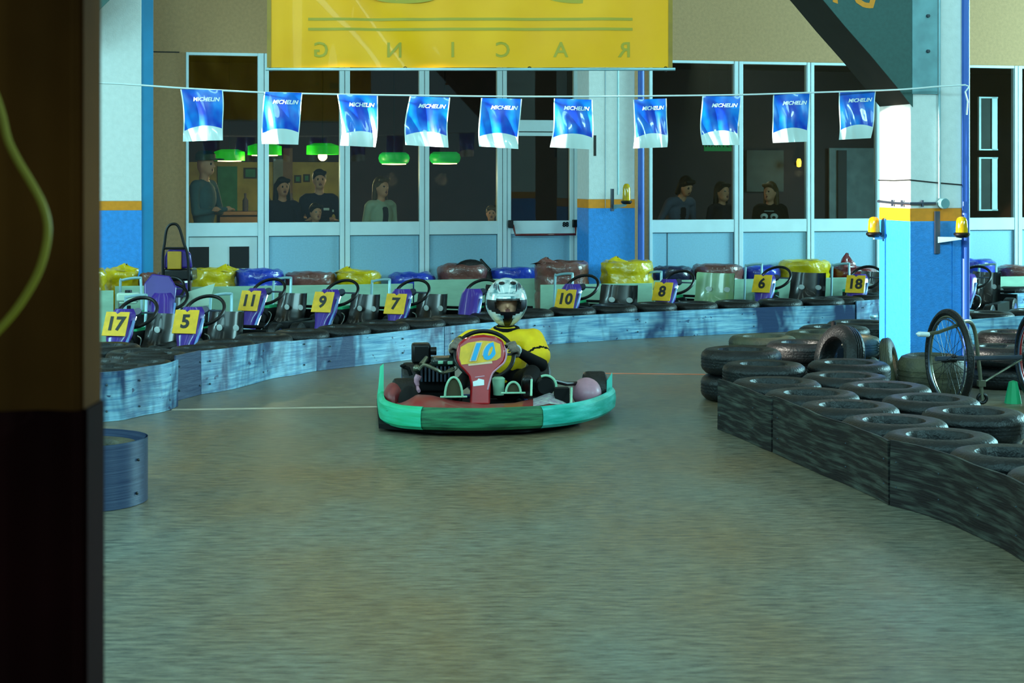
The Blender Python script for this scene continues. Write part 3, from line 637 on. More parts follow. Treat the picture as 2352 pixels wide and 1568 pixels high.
# ------------------------------------------------------------------ tyres
def tyre_mb(Ro=.25, Ri=.15, h=.155, tread=True):
    k = h/.16; s = Ro-.28
    pr = [(Ri, .03), (Ri+.012, .008), (.21+s, 0), (.25+s, .008), (.272+s, .028), (.28+s, .05)]
    if tread:
        for z in (.06, .08, .1): pr += [(.28+s, z-.004), (.274+s, z-.003), (.274+s, z+.003), (.28+s, z+.004)]
    pr += [(.28+s, .112), (.272+s, .134), (.25+s, .152), (.21+s, .16), (Ri+.012, .152), (Ri, .13)]
    return MB().lathe([(r, z*k) for r, z in pr], 28, closed=True)
def tyre(loc, label, group, Ro=.25, m='rubber', rot=None, h=.155, key=None):
    o = put('tyre', cm(('tyre', Ro, h, m), lambda: tyre_mb(Ro, Ro*.56, h)), m, None, loc, random.uniform(0, 6), rot=rot); o['label'] = label; o['category'] = 'tyre'
    if group: o['group'] = group
    return o
def belt(name, pts, hs, m, label, group=None, wav=.0, parent=None, th=.012):
    """upright strip along ground points (px) with heights hs; returns object"""
    g = [G(*p) if len(p) == 2 else Vector(p) for p in pts]; h0 = [h if isinstance(h, (int, float)) else h for h in hs]
    sp = smooth_path(g, 6); hh = np.interp(np.linspace(0, len(g)-1, len(sp)), range(len(g)), h0); c0 = sp[0].copy()
    L = [0]
    for i in range(1, len(sp)): L.append(L[-1]+(sp[i]-sp[i-1]).length)
    b = MB(); n = len(sp); vs = []; uvs = []; fs = []
    off = random.uniform(0, 9); nv = 5
    def nrm(i):
        t = (sp[min(i+1, n-1)]-sp[max(i-1, 0)]).normalized(); return Vector((-t.y, t.x, 0))
    for side in (0, 1):
        for i in range(n):
            wv = wav*(sin(L[i]*6.3)+.5*sin(L[i]*13+1))
            for j in range(nv+1):
                z = hh[i]*j/nv; k = nrm(i)*(wv*(.4+.6*j/nv)+th*side)
                q = sp[i]+k-c0; vs.append(Vector((q.x, q.y, z+.002))); uvs.append((L[i]+off, z+off))
    N1 = n*(nv+1)
    for i in range(n-1):
        for j in range(nv):
            a = i*(nv+1)+j; fs.append((a, a+nv+1, a+nv+2, a+1)); fs.append((N1+a, N1+a+1, N1+a+nv+2, N1+a+nv+1))
        a = i*(nv+1)+nv; fs.append((a, a+nv+1, N1+a+nv+1, N1+a)); a = i*(nv+1); fs.append((a, N1+a, N1+a+nv+1, a+nv+1))
    for a in (0, (n-1)*(nv+1)):
        for j in range(nv): fs.append((a+j, a+j+1, N1+a+j+1, N1+a+j))
    b.add(vs, fs, uvs); o = put(name, b, m, parent, c0); o['label'] = label; o['category'] = 'barrier strip'
    if group: o['group'] = group
    return o, sp
FAR = [([(150, 973), (228, 971)], [.26, .26], 'belt_blue', 'short low blue-grey strip next to the brown post'),
       ([(230, 970), (284, 965), (327, 955), (375, 946), (408, 933)], [.32]*5, 'belt', 'pale worn strip bulging round the nearest tyres at the left'),
       ([(404, 921), (432, 914), (462, 906)], [.32]*3, 'belt_blue', 'short dark strip tucked between two pale strips at the left'),
       ([(463, 906), (536, 894), (616, 872), (680, 861), (726, 852)], [.315, .31, .29, .27, .26], 'belt', 'scuffed blue-grey strip in front of the kart numbered 11'),
       ([(728, 852), (840, 839), (940, 827), (1020, 817)], [.255]*4, 'belt', 'blue-grey strip left of the racing kart'),
       ([(1022, 817), (1100, 808), (1254, 792), (1400, 782), (1600, 771), (1760, 764), (1964, 757)], [.255]*7, 'belt', 'long straight blue-grey strip behind the driver'),
       ([(1968, 755), (2030, 748), (2150, 737), (2260, 729), (2430, 719)], [.285, .28, .26, .25, .25], 'belt', 'blue-grey strip running behind the large pillar')]
allp = []
for pts, hs, m, lb in FAR:
    o, sp = belt('barrier_strip', pts, hs, m, lb, 'strips along the far tyre barrier', .008 if m == 'belt' else 0.0)
    allp += sp
    b = MB()
    for k in range(2, len(sp)-1, 9):
        t = (sp[k+1]-sp[k]).normalized(); nn = Vector((-t.y, t.x, 0))
        for z in (.07, hs[0]*.75): q = sp[k]-sp[0]-nn*.004; b.ell((q.x, q.y, z), (.008, .008, .008), 6, 4)
    put('screws', b, 'seam', o, (0, 0, 0), kind='stuff')
def along(path, pitch, off, start=0):
    out = []; acc = start; i = 0
    for i in range(len(path)-1):
        a, c = path[i], path[i+1]; L = (c-a).length
        if L < 1e-5: continue
        t = (c-a)/L; n_ = Vector((-t.y, t.x, 0))
        while acc <= L: out.append(a+t*acc+n_*off); acc += pitch
        acc -= L
    return out
ORD = ['first', 'second', 'third', 'fourth', 'fifth', 'sixth', 'seventh', 'eighth', 'ninth', 'tenth', 'eleventh', 'twelfth', 'thirteenth', 'fourteenth', 'fifteenth', 'sixteenth', 'seventeenth', 'eighteenth', 'nineteenth', 'twentieth']
def tstack(p, label, group, n=2, Ro=.25, m='rubber', h=.155):
    e = thing('tyre_stack', label, 'tyre stack', p, 0, group)
    for k in range(n):
        o = put('tyre', cm(('tyre', Ro, h, m), lambda: tyre_mb(Ro, Ro*.54, h)), m, e, (random.uniform(-.014, .014)*k, random.uniform(-.014, .014)*k, k*(h+.003)+(random.uniform(0, .01) if k else 0)), random.uniform(0, 6))
    return e
cnt = {}
for i, p in enumerate(along(allp, .475, .262, .2)):
    p.z = 0
    px = CX+p.x*F/p.y
    if px < 250 or px > 2400: continue
    seg = 0 if px < 1160 else 1 if px < 2050 else 2; cnt[seg] = cnt.get(seg, -1)+1
    lb = ORD[cnt[seg]]+(' black tyre stack of the far barrier counted from the brown post', ' black tyre stack of the far barrier counted rightward from the driver', ' black tyre stack of the far barrier right of the large pillar')[seg]
    tstack(p, lb, 'tyre stacks of the far barrier', 2, .235)
for x, y, r_, lb in ((200, 930, .27, 'broad tyre stack beside the brown post, behind the nearest pale strip'), (330, 900, .27, 'broad tyre stack in front of the plate numbered 5'), (238, 882, .27, 'broad tyre stack just below the plate numbered 17')):
    tstack(G(x, y), lb, 'broad tyre stacks at the left end', 2, r_, h=.15)
# ---- right barrier
RB = [([(1647, 986), (1690, 1003), (1772, 1038)], [.315]*3, 'dark scuffed strip at the left tip of the inner barrier'),
      ([(1774, 1040), (1835, 1068), (1900, 1095), (1970, 1126), (2042, 1160)], [.325, .32, .315, .31, .31], 'wavy dark strip along the middle of the inner barrier'),
      ([(2043, 1161), (2120, 1182), (2200, 1212), (2275, 1246), (2352, 1292), (2440, 1350)], [.315]*6, 'long dark scratched strip at the near right edge')]
rp = []
for pts, hs, lb in RB:
    o, sp = belt('barrier_strip', pts, hs, 'belt_shaded', lb, 'strips along the near right tyre barrier', .012); rp += sp
    b = MB()
    for k in range(2, len(sp)-1, 7):
        q = sp[k]-sp[0]
        for z in (.1, .22): b.ell((q.x-.012, q.y-.012, z), (.004, .004, .004), 6, 4)
    put('screws', b, 'seam', o, (0, 0, 0), kind='stuff')
pts2 = []; tips = [G(1702, 917), G(1838, 880), G(1752, 862), G(2140, 924), G(2180, 941), G(2060, 905)]
a0 = G(1655, 986)
ext = [G(1668, 905), G(1652, 935), G(1645, 965)]+rp
for row, off in enumerate((-.30, -.86)):
    for p in along(list(reversed(ext)), .565, off, .1+.2*row):
        p.z = 0; px = CX+p.x*F/p.y
        if row and p.y > 12.6: continue
        lb = 'black tyre in the near right barrier, '+('row beside the dark strip' if row == 0 else 'inner row away from the strip')
        if any((p-q).length < .5 for q in tips) or any((p-q).length < .50 for _, q in pts2): continue
        pts2.append((row, p))
for row in (0, 1):
    for k, p in enumerate(sorted([q for r_, q in pts2 if r_ == row], key=lambda v: -v.y)):
        tstack(p, ORD[k]+' black tyre stack '+('beside the dark strip' if row == 0 else 'in the inner row')+' of the near right barrier, from its tip', 'tyre stacks of the near right barrier', 2, .28, h=.16)
# tip of the barrier: bare stacks
def stack(px, py, n, Ro, lbl, m='rubber', h=.155, grp=None, dz=0):
    tstack(G(px, py), lbl, None, n, Ro, m, h)
stack(1702, 917, 2, .285, 'bare black tyre stack at the tip of the inner barrier', h=.18)
stack(1838, 880, 2, .27, 'low black tyre stack behind the tip of the inner barrier')
stack(1752, 862, 2, .27, 'dusty low tyre stack furthest back at the tip of the barrier', 'rubber_dusty')
stack(1885, 848, 2, .29, 'dusty tyre stack left of the large pillar', 'rubber_dusty')
stack(1975, 818, 2, .3, 'dark tyre stack behind the large pillar', h=.15)
stack(1920, 832, 2, .3, 'dark tyre stack between the black bollard and the far strip', h=.15)
stack(1950, 866, 2, .24, 'olive tyre stack touching the large pillar', 'rubber_dusty', h=.16)
p = G(1948, 905); tyre(p+Vector((0, 0, .245)), 'grey tyre leaning upright left of the large pillar', None, .25, rot=(R(78), R(6), R(-68)))
p = G(2030, 905); tyre(p+Vector((0, 0, .20)), 'dusty tyre standing on edge against the large pillar', None, .205, 'rubber_dusty', rot=(R(80), 0, R(70)), h=.09)
o = put('bollard', MB().lathe([(.001, 0), (.075, 0), (.075, .2), (.05, .225), (.02, .24), (.018, .36), (.001, .37)], 16), 'black_matt', None, G(1915, 872)); o.scale = (1.1, 1.1, 1.25); o['label'] = 'small black bollard with a pin among the loose tyres'; o['category'] = 'bollard'
# wide dusty tyres and dark stacks behind the wheelchair
for i, (x, y, n, m, lb) in enumerate([(2140, 924, 1, 'rubber_dusty', 'wide olive tyre right of the large pillar')]):
    p = G(x, y-14); o = tyre(p, lb, None, .245, m, h=.30)
for (x, y, lb) in [(2296, 888, 'black tyre stack behind the wheelchair frame'), (2385, 888, 'black tyre stack behind the red-rimmed wheel'), (2320, 846, 'rear black tyre stack between wheelchair and pale strip'), (2410, 846, 'rear black tyre stack at the right edge')]:
    tstack(G(x, y), lb, None, 2, .26, h=.152)
o, sp = belt('barrier_strip', [(2180, 806), (2260, 801), (2340, 797), (2450, 792)], [.27, .275, .285, .29], 'belt', 'pale strip behind the wheelchair, right of the large pillar')
for i, p in enumerate(along(sp, .5, .27, .2)):
    p.z = 0
    tstack(p, ORD[i]+' tyre stack behind the pale strip right of the large pillar', 'tyre stacks behind the pale strip', 2, .24)
# ---- near left drum-like end stack
pc = Vector(((192-CX)*8.52/F, 8.52, 0)); n = 40; r0 = .305
e = thing('tyre_stack_wrap', 'dark band wrapped round the near left tyre stack', 'barrier strip', pc)
def wrapf(u, v):
    a = 2*pi*u; return Vector(((r0+.004*sin(a*5))*cos(a), (r0+.004*sin(a*5))*sin(a), .002+.31*v))
b = MB(); b.grid(wrapf, 56, 4, True); b.grid(lambda u, v: wrapf(u, v)*1.0+Vector((-.010*cos(2*pi*u), -.010*sin(2*pi*u), 0)), 56, 4, True)
bb = put('band', b, 'belt_blue', e, (0, 0, 0)); put('screws', MB().ell((.29, -.10, .22), (.008,)*3, 6, 4).ell((.285, -.11, .06), (.008,)*3, 6, 4), 'black', e, (0, 0, 0), kind='stuff')
tyre(pc, 'lower tyre inside the near left band', None, .285, h=.143); tyre(pc+Vector((0, 0, .146)), 'upper dusty tyre inside the near left band', None, .285, 'rubber_dusty', h=.143)
# ------------------------------------------------------------------ board fence and bagged tyre stacks in front of the glass
def wrow(x, off):  # world point in front of the wall
    return WP(WS(x, -off), -off)
for (x0, x1, off, ytop, m, lb) in [(120, 262, 2.2, 668, 'board', 'low pale board at the far left, beside the brown post'), (264, 420, 1.4, 656, 'board', 'pale board behind the white fuel tank'), (422, 950, .66, 655, 'board', 'long pale green board behind the karts numbered 11 and 9'),
                            (952, 1240, .68, 641, 'board', 'greenish board behind the driver\'s helmet'), (1242, 1500, 1.40, 652, 'board', 'greenish board behind the kart numbered 8'), (1502, 2012, .64, 640, 'board', 'pale board behind the kart numbered 6'), (2014, 2480, .64, 636, 'board', 'green board right of the large pillar')]:
    p0, p1 = wrow(x0, off), wrow(x1, off); L = (p1-p0).length; q = (p0+p1)/2; zt = CH-(ytop-HZ)*q.y/F
    o = put('fence_board', MB().box2((0, 0, 0), (L-.006, .025, zt)), m, None, p0, ANG, bevel=.003); o['label'] = lb; o['category'] = 'board'; o['group'] = 'boards in front of the tyre row'
def bag(x0, x1, y, m, lb, off=.6, knot=None, rough=.012, h0=None, knot_h=.1):
    xc = (x0+x1)/2; p = wrow(xc, off); r = (x1-x0)/2*p.y/F; zt = CH-(y-HZ)*p.y/F; sd = x0*.13
    n_r = 36; prof = [(.001, zt-.05), (r*.45, zt-.045), (r*.62, zt-.012), (r*.82, zt), (r*.96, zt-.02), (r, zt-.05), (r*1.0, zt-.10), (r*.97, zt-.14), (r*.985, zt-.16), (r, zt-.22), (r, zt-.29), (r*.96, zt-.31), (r, zt-.35), (r, zt-.46), (r*.97, 0.01), (.001, 0.01)]
    prof = [(a, max(z, .01)) for a, z in prof]
    pf = [Vector((a, 0, z)) for a, z in prof]
    b = MB()
    def fn(u, v):
        t = v*(len(prof)-1); i = min(int(t), len(prof)-2); q = pf[i].lerp(pf[i+1], t-i); a = 2*pi*u
        nn = noise.noise(Vector((cos(a)*2.2+sd, sin(a)*2.2, q.z*9)))*rough*1.6+noise.noise(Vector((cos(a)*6+sd, sin(a)*6, q.z*22)))*rough
        zz_ = q.z+(noise.noise(Vector((cos(a)*2+sd, sin(a)*2, 3)))*.018 if q.z > zt-.08 else 0)
        rr_ = max(q.x+(nn if q.x > .05 else 0), .001); return Vector((rr_*cos(a), rr_*sin(a), zz_))
    b.grid(fn, n_r, 30, True)
    e = thing('wrapped_tyre_stack', lb, 'tyre', p, 0, 'plastic-wrapped tyre stacks in front of the windows')
    put('wrapping', b, m, e, (0, 0, 0))
    if knot is not None:
        kx = (knot-xc)*p.y/F; b = MB()
        def kf(u, v):
            a = 2*pi*u; rr_ = (.085*(1-v)**1.2+.012)*(1+.35*sin(a*3+v*4)); return Vector((kx+rr_*cos(a)*1.3+.03*v, -.06+rr_*sin(a), zt-.02+knot_h*v+.012*sin(a*2)))
        b.grid(kf, 14, 8, True); put('knot', b, m, e, (0, 0, 0))
    return e
BR = [(150, 222, 641, 'bag_pink', 'pink plastic-wrapped tyre stack next to the brown post', 1.9, None), (168, 242, 618, 'bag_yellow', 'yellow wrapped tyre stack behind the pink one', 1.4, None),
 (241, 318, 615, 'bag_yellow', 'yellow wrapped tyre stack in front of the blue wall', 1.0, 285), (319, 372, 627, 'bag_brown', 'brown wrapped tyre stack below the blue strip of the pillar', 1.0, None), (373, 438, 630, 'bag_brown', 'brown wrapped tyre stack behind the kart with the tall hoop', .9, None),
 (440, 540, 616, 'bag_yellow', 'yellow wrapped tyre stack with a knotted top under the vent openings', .33, 517), (542, 652, 618, 'bag_blue', 'blue wrapped tyre stack below the second square vent', .33, None), (655, 770, 625, 'bag_brown', 'brown wrapped tyre stack in front of the second window', .33, None),
 (770, 875, 621, 'bag_yellow', 'yellow wrapped tyre stack below the mullion of the second window', .33, 795), (892, 1000, 627, 'bag_blue', 'blue wrapped tyre stack above the kart numbered 7', .33, None), (1004, 1120, 607, 'bag_brown', 'brown wrapped tyre stack left of the driver\'s helmet', .33, None),
 (1120, 1234, 615, 'bag_blue', 'blue wrapped tyre stack just behind the driver\'s helmet', .33, None), (1228, 1352, 600, 'bag_brown', 'tall brown wrapped tyre stack below the exit door', 1.05, 1250), (1380, 1500, 598, 'bag_yellow', 'tall yellow wrapped tyre stack below the middle pillar', 1.05, 1410),
 (1500, 1590, 612, 'bag_dark', 'dark wrapped tyre stack behind the kart numbered 8', .33, None), (1590, 1708, 607, 'bag_brown', 'brown wrapped tyre stack right of the kart numbered 8', .33, None), (1705, 1792, 611, 'bag_blue', 'blue wrapped tyre stack behind the kart numbered 6', .33, None),
 (1788, 1905, 597, 'bag_yellow', 'large yellow wrapped tyre stack right of the kart numbered 6', .33, None), (1905, 2012, 612, 'bag_red', 'dark red wrapped tyre stack with a pointed peak', .33, 1938), (2190, 2288, 596, 'bag_blue', 'blue wrapped tyre stack just right of the large pillar', .33, None), (2290, 2400, 610, 'bag_brown', 'brown wrapped tyre stack at the right edge', .33, None)]
for x0, x1, y, m, lb, off, kn in BR: bag(x0, x1, y, m, lb, off, kn, .016 if m in ('bag_yellow', 'bag_pink', 'bag_red') else .008, knot_h=.17 if m == 'bag_red' else .06)
p = wrow(1078, .3); tyre(Vector((p.x, p.y, .42)), 'black tyre leaning on the window behind the brown stack', None, .25, rot=(R(78), 0, ANG))
o = put('black_stick', MB().tube([P(1104, 596, 17.6), P(1126, 620, 17.5)], .013, 8), 'black', None, (0, 0, 0)); o['label'] = 'short black stick poking up between brown and blue stacks'; o['category'] = 'stick'
# ------------------------------------------------------------------ wheelchair at the right edge
DW = 11.85; sW = F/DW; wc = P(2180, 825, DW); rW = 116/sW
e = thing('wheelchair', 'manual wheelchair parked between the pillar and the tyres', 'wheelchair', (wc.x, wc.y, 0))
wz = wc.z; tilt = math.acos(.43)
WM = Matrix.Rotation(R(-78), 3, 'Z')   # wheel plane: local x of wheel turned
def wheel(cx_, cy_, name_m='olive_tube'):
    def pt(a, r, o=0): return WM @ Vector((r*cos(a), o, 0))+Vector((cx_, cy_, wz+r*sin(a)))
    A = [2*pi*k/48 for k in range(48)]
    wh = put('wheel', MB().tube([pt(a, rW-.024) for a in A], .025, 10, True), 'rubber', e, (0, 0, 0))
    put('rim', MB().tube([pt(a, rW-.052) for a in A], .013, 8, True), name_m, wh, (0, 0, 0))
    put('hand_ring', MB().tube([pt(a, rW-.07, -.02) for a in A], .006, 8, True), 'tube_grey', wh, (0, 0, 0))
    b = MB()
    for k in range(28):
        a = 2*pi*k/28; a2 = a+(.55 if k % 2 else -.55); b.tube([pt(a2, .022, .03 if k % 4 < 2 else -.03), pt(a, rW-.055)], .0016, 4, cap=False)
    put('spokes', b, 'black', wh, (0, 0, 0))
    put('hub', MB().tube([pt(0, 0, -.05), pt(0, 0, .05)], .022, 12), 'black', wh, (0, 0, 0))
wheel(0, 0); wheel(.655, .10, 'red_rim')
Lc = lambda x, y, D: P(x, y, D)-Vector((wc.x, wc.y, 0))
fr = put('frame_tube', MB().tube(smooth_path([Lc(2196, 748, 11.7), Lc(2214, 738, 11.8), Lc(2230, 741, 11.9), Lc(2240, 765, 11.95), Lc(2246, 815, 11.95), Lc(2252, 870, 11.95), Lc(2256, 918, 11.95)], 5), .014, 10), 'olive_tube', e, (0, 0, 0))
put('push_bar', MB().tube([Lc(2128, 767, 11.5), Lc(2155, 763, 11.55), Lc(2196, 748, 11.7)], .012, 10), 'olive_tube', e, (0, 0, 0))
put('hand_grip', MB().tube([Lc(2104, 766, 11.45), Lc(2109, 767, 11.45), Lc(2110, 767, 11.45), Lc(2132, 768, 11.5)], [.006, .01, .017, .017], 10), 'flag_white', e, (0, 0, 0))
put('cross_bar', MB().tube([Lc(2150, 824, 11.8), Lc(2250, 822, 11.95), Lc(2345, 820, 12.1)], .017, 10), 'tube_grey', e, (0, 0, 0))
put('brace', MB().tube([Lc(2262, 876, 11.95), Lc(2345, 826, 12.1)], .008, 8), 'olive_tube', e, (0, 0, 0))
put('caster', MB().tube([Lc(2256, 916, 11.95)+Vector((0.03*cos(a), 0, .004+.03*sin(a))) for a in [2*pi*k/14 for k in range(14)]], .012, 8, True), 'black', e, (0, 0, 0))
put('foot_clamp', MB().box(Lc(2254, 880, 11.94), (.05, .05, .04)), 'olive_tube', e, (0, 0, 0))
o = put('floor_marker', MB().lathe([(.001, .16), (.03, .15), (.045, .08), (.055, .03), (.06, 0), (.001, 0)], 9), 'cover_green', None, G(2330, 930)+Vector((.02, .1, 0))); o['label'] = 'small bright green object on the floor behind the red-rimmed wheel'; o['category'] = 'object'
# ------------------------------------------------------------------ parked karts  (local: -Y is the front)
def wheel_part(parent, x, y, r=.125, w_=.11, rim='frame_paint'):
    wm = cm(('wheel', r, w_), lambda: MB().lathe([(r*.5, -w_/2), (r*.85, -w_/2), (r*.97, -w_*.42), (r, -w_*.3), (r, w_*.3), (r*.97, w_*.42), (r*.85, w_/2), (r*.5, w_/2)], 24, mtx=Matrix.Rotation(pi/2, 3, 'Y'), closed=True))
    o = put('wheel', wm, 'rubber', parent, (x, y, r+.003))
    put('rim', cm(('rim', r, w_), lambda: MB().lathe([(.001, -w_*.3), (r*.3, -w_*.34), (r*.5, -w_*.5), (r*.52, -w_*.5), (r*.52, w_*.5), (r*.5, w_*.5), (r*.3, w_*.34), (.001, w_*.3)], 20, mtx=Matrix.Rotation(pi/2, 3, 'Y'))), rim, o, (0, 0, 0)); return o
def seat_mb(wd=.34, zt=.42):
    # bucket shell: u across, v from front lip to top of back
    prof = [(-.28, .10), (-.16, .065), (0, .055), (.10, .085), (.17, .17), (.215, .28), (.25, zt)]
    def fn(u, v, o=0):
        t = v*(len(prof)-1); i = min(int(t), len(prof)-2); a, c = prof[i], prof[i+1]; k = t-i
        y, z = a[0]+(c[0]-a[0])*k, a[1]+(c[1]-a[1])*k; s = (u-.5)*2
        side = abs(s)**3; lift = .11*side*(1-.6*v)+.0; pull = -.09*side*(v**1.2)
        return Vector((s*wd/2*(1-.1*v), y+pull-o*.012*(v > .5), z+lift-o*.012-(.03*side if v > .9 else 0)))
    b = MB(); b.grid(lambda u, v: fn(u, v), 14, 18); b.grid(lambda u, v: fn(u, v, -1), 14, 18); return b
def plate_sub(parent, num, c, size=.2, tiltx=-28, cut=True, rz=0):
    rot = Matrix.Rotation(R(rz), 3, 'Z') @ Matrix.Rotation(R(tiltx), 3, 'X')
    o = put('number_plate', MB().add(*rounded_plate(size, .008, cut)), 'plate_yellow', parent, (0, 0, 0))
    for v in o.data.vertices: v.co = rot @ v.co+Vector(c)
    me = text_mesh(num, size*.78, .0055 if size < .3 else .01, .0); me2 = remap(me, lambda v: rot @ Vector((v.x, -.0065, v.y-.004))+Vector(c))
    put('number', me2, 'digit_black', o, (0, 0, 0)); return o
def rounded_plate(s, t, cut=True):
    h = s/2; pts = [(-h, -h), (h, -h), (h, h)]
    if cut: pts += [(.22*h, h), (0, h*.82), (-.22*h, h)]
    pts += [(-h, h)]; n = len(pts)
    vs = [(x, -t/2, z) for x, z in pts]+[(x, t/2, z) for x, z in pts]
    fs = [tuple(range(n)), tuple(range(2*n-1, n-1, -1))]+[(i, i+n, (i+1) % n+n, (i+1) % n) for i in range(n)]
    return vs, fs
def shield_mb(tilt=28, z0=.12, z1=.53, w0=.07, w1=.2, y0=-.53, th=.05):
    rows = [(z0, w0), (z0+.1, w0*1.05), (z0+.2, (w0+w1)*.42), (z1-.12, w1*.56), (z1-.04, w1*.52), (z1, w1*.36)]
    b = MB(); nU = 8
    def fn(u, v, side=0):
        t = v*(len(rows)-1); i = min(int(t), len(rows)-2); k = t-i; z = rows[i][0]+(rows[i+1][0]-rows[i][0])*k; w_ = rows[i][1]+(rows[i+1][1]-rows[i][1])*k
        s = (u-.5)*2; y = y0+(z-z0)*math.tan(R(tilt))*.9-.03*(1-abs(s)**2.5)+.06*abs(s)**4
        return Vector((s*w_, y+side*th*(1-.9*abs(s)**3), z))
    b.grid(lambda u, v: fn(u, v), nU*2, 14); b.grid(lambda u, v: fn(u, v, 1), nU*2, 14); return b
def steering(parent, c=(0.05, -.16, .49), r=.165, tilt=42):
    q = Matrix.Rotation(R(tilt), 3, 'X'); c = Vector(c)
    def b1():
        b = MB(); b.tube([q @ Vector((r*cos(a), r*sin(a), 0))+c for a in [2*pi*k/36 for k in range(36)]], .0145, 8, True); return b
    o = put('steering_wheel', cm(('sw', tuple(c), r, tilt), b1), 'black', parent, (0, 0, 0))
    b2 = lambda: MB().tube([c, q @ Vector((r*.95, 0, 0))+c], .008, 6).tube([c, q @ Vector((-r*.95, 0, 0))+c], .008, 6).tube([c, q @ Vector((0, -r*.95, 0))+c], .008, 6).lathe([(.001, -.01), (.04, -.01), (.04, .012), (.001, .012)], 14, c, q)
    put('spokes', cm(('sp', tuple(c), r, tilt), b2), 'tube_grey', o, (0, 0, 0))
    put('steering_column', cm(('scol', tuple(c)), lambda: MB().tube([c, c+Vector((0, -.22, -.3))], .011, 8)), 'chrome', parent, (0, 0, 0))
def engine(parent, x=-.22, y=.30, cover='cover_green'):
    g = put('engine', cm('engine', lambda: MB().box((0, 0, .2), (.17, .24, .2)).box((0, 0, .11), (.2, .26, .03)).lathe([(.001, -.05), (.075, -.05), (.08, 0), (.08, .03), (.001, .03)], 18, (-.0, -.13, .2), Matrix.Rotation(pi/2, 3, 'X')).tube([(.04, .12, .26), (.05, .2, .26), (.05, .24, .2), (.05, .3, .18)], .02, 8)), 'black', parent, (x, y, 0))
    put('cooling_fins', cm('fins', lambda: [b := MB(), [b.box((-.11, 0, .13+.02*k), (.05, .16, .006)) for k in range(7)]][0]), 'tube_grey', g, (0, 0, 0))
    if cover: put('cover_plate', cm('covp', lambda: MB().box((0, -.02, .315), (.18, .16, .025))), cover, g, (0, 0, 0))
def fuel_tank(parent, c):
    c = Vector(c); o = put('fuel_tank', MB().box(c, (.20, .15, .075)).box(c+Vector((0, 0, -.045)), (.16, .12, .03)), 'fuel_white', parent, (0, 0, 0), bevel=.02)
    put('filler_cap', MB().lathe([(.001, .06), (.03, .06), (.033, .035), (.033, .03), (.001, .03)], 14, c), 'black', o, (0, 0, 0))
def parked_kart(num, px, py, yaw, label, ss=1.0, sxo=.03, zp=.42, seat='seat_black', hoop=.58, cover='cover_green', hy=.5, tank=False, plate=True, fair='purple', D=None, side=True, seat_h=.42, hx=.2):
    D = D or F*(CH-zp)/(py-HZ); pw = P(px, py, D); a = R(yaw); rm = Matrix.Rotation(a, 3, 'Z'); off = rm @ Vector((0, -.40, 0))
    e = thing('go_kart', label, 'go-kart', (pw.x-off.x, pw.y-off.y, 0), a, 'go-karts parked behind the far barrier')
    z0 = (0, 0, 0)
    put('floor_tray', cm('tray', lambda: MB().box((0, -.22, .045), (.40, .72, .006))), 'black_matt', e, z0)
    put('frame', cm('kframe', lambda: MB().tube(smooth_path([(-.14, .52, .07), (-.2, .3, .06), (-.2, -.2, .05), (-.17, -.58, .05), (.17, -.58, .05), (.2, -.2, .05), (.2, .3, .06), (.14, .52, .07)], 3), .014, 8).tube([(-.2, 0, .055), (.2, 0, .055)], .014, 8).tube([(-.2, .3, .06), (.2, .3, .06)], .014, 8)), 'frame_paint', e, z0)
    put('front_bumper', cm('fbump', lambda: MB().tube(smooth_path([(-.26, -.5, .10), (-.24, -.66, .11), (0, -.70, .11), (.24, -.66, .11), (.26, -.5, .10)], 5), .016, 8).tube(smooth_path([(-.17, -.58, .06), (-.16, -.62, .16), (.16, -.62, .16), (.17, -.58, .06)], 4), .011, 8)), 'tube_light', e, z0)
    for sx in (-1, 1):
        put('side_bar', cm(('sbar', sx), lambda: MB().tube(smooth_path([(sx*.2, -.28, .06), (sx*.28, -.26, .12), (sx*.29, .1, .13), (sx*.2, .12, .06)], 4), .011, 8)), 'tube_light', e, z0)
        wheel_part(e, sx*.27, -.42, .11, .09); wheel_part(e, sx*.28, .42, .12, .12)
    put('rear_axle', cm('axle', lambda: MB().tube([(-.27, .42, .123), (.27, .42, .123)], .014, 8)), 'chrome', e, z0)
    s = put('seat', cm(('seat', seat_h), lambda: seat_mb(.34, seat_h)), seat, e, (sxo, .22, 0)); s.scale = (ss, ss, 1)
    put('rear_bumper', cm('rbump', lambda: MB().box((0, .60, .17), (.62, .05, .2)).tube([(-.3, .56, .3), (.3, .56, .3)], .014, 8)), 'black_matt', e, z0)
    put('side_pod', cm('spod', lambda: MB().box((.27, -.02, .13), (.10, .5, .17)).box((-.27, -.02, .13), (.10, .5, .17))), 'black', e, z0)
    for sx in (-1, 1):
        put('washer', cm(('washer', sx, seat_h), lambda: MB().lathe([(.001, -.004), (.026, -.004), (.028, 0), (.001, 0)], 14, (sx*.075, .186+(seat_h-.42)*.2, .30*seat_h/.42), Matrix.Rotation(R(-80), 3, 'X'))), 'glove_cuff', s, z0)
    f = put('steering_fairing', cm('shield', lambda: shield_mb()), fair, e, z0)
    if plate: plate_sub(e, num, (0, -.53+(zp-.12)*.478-.045, zp), .2, -25)
    put('fairing_edge', cm('fedge', lambda: MB().tube([(.075, -.47, .18), (.095, -.40, .32), (.11, -.34, .44)], .012, 6)), 'pale_blue', f, z0)
    steering(e); engine(e, cover=cover)
    if hoop:
        put('roll_hoop', cm(('hoop', hoop, hx, hy), lambda: MB().tube(smooth_path([(hx-.1, hy, .1), (hx-.09, hy+.02, hoop-.06), (hx-.07, hy+.02, hoop-.02), (hx+.08, hy+.02, hoop), (hx+.1, hy+.02, hoop-.05), (hx+.12, hy-.06, .1)], 4), .013, 8)), 'tube_light', e, z0)
    if tank: fuel_tank(e, (-.02, -.05, .5))
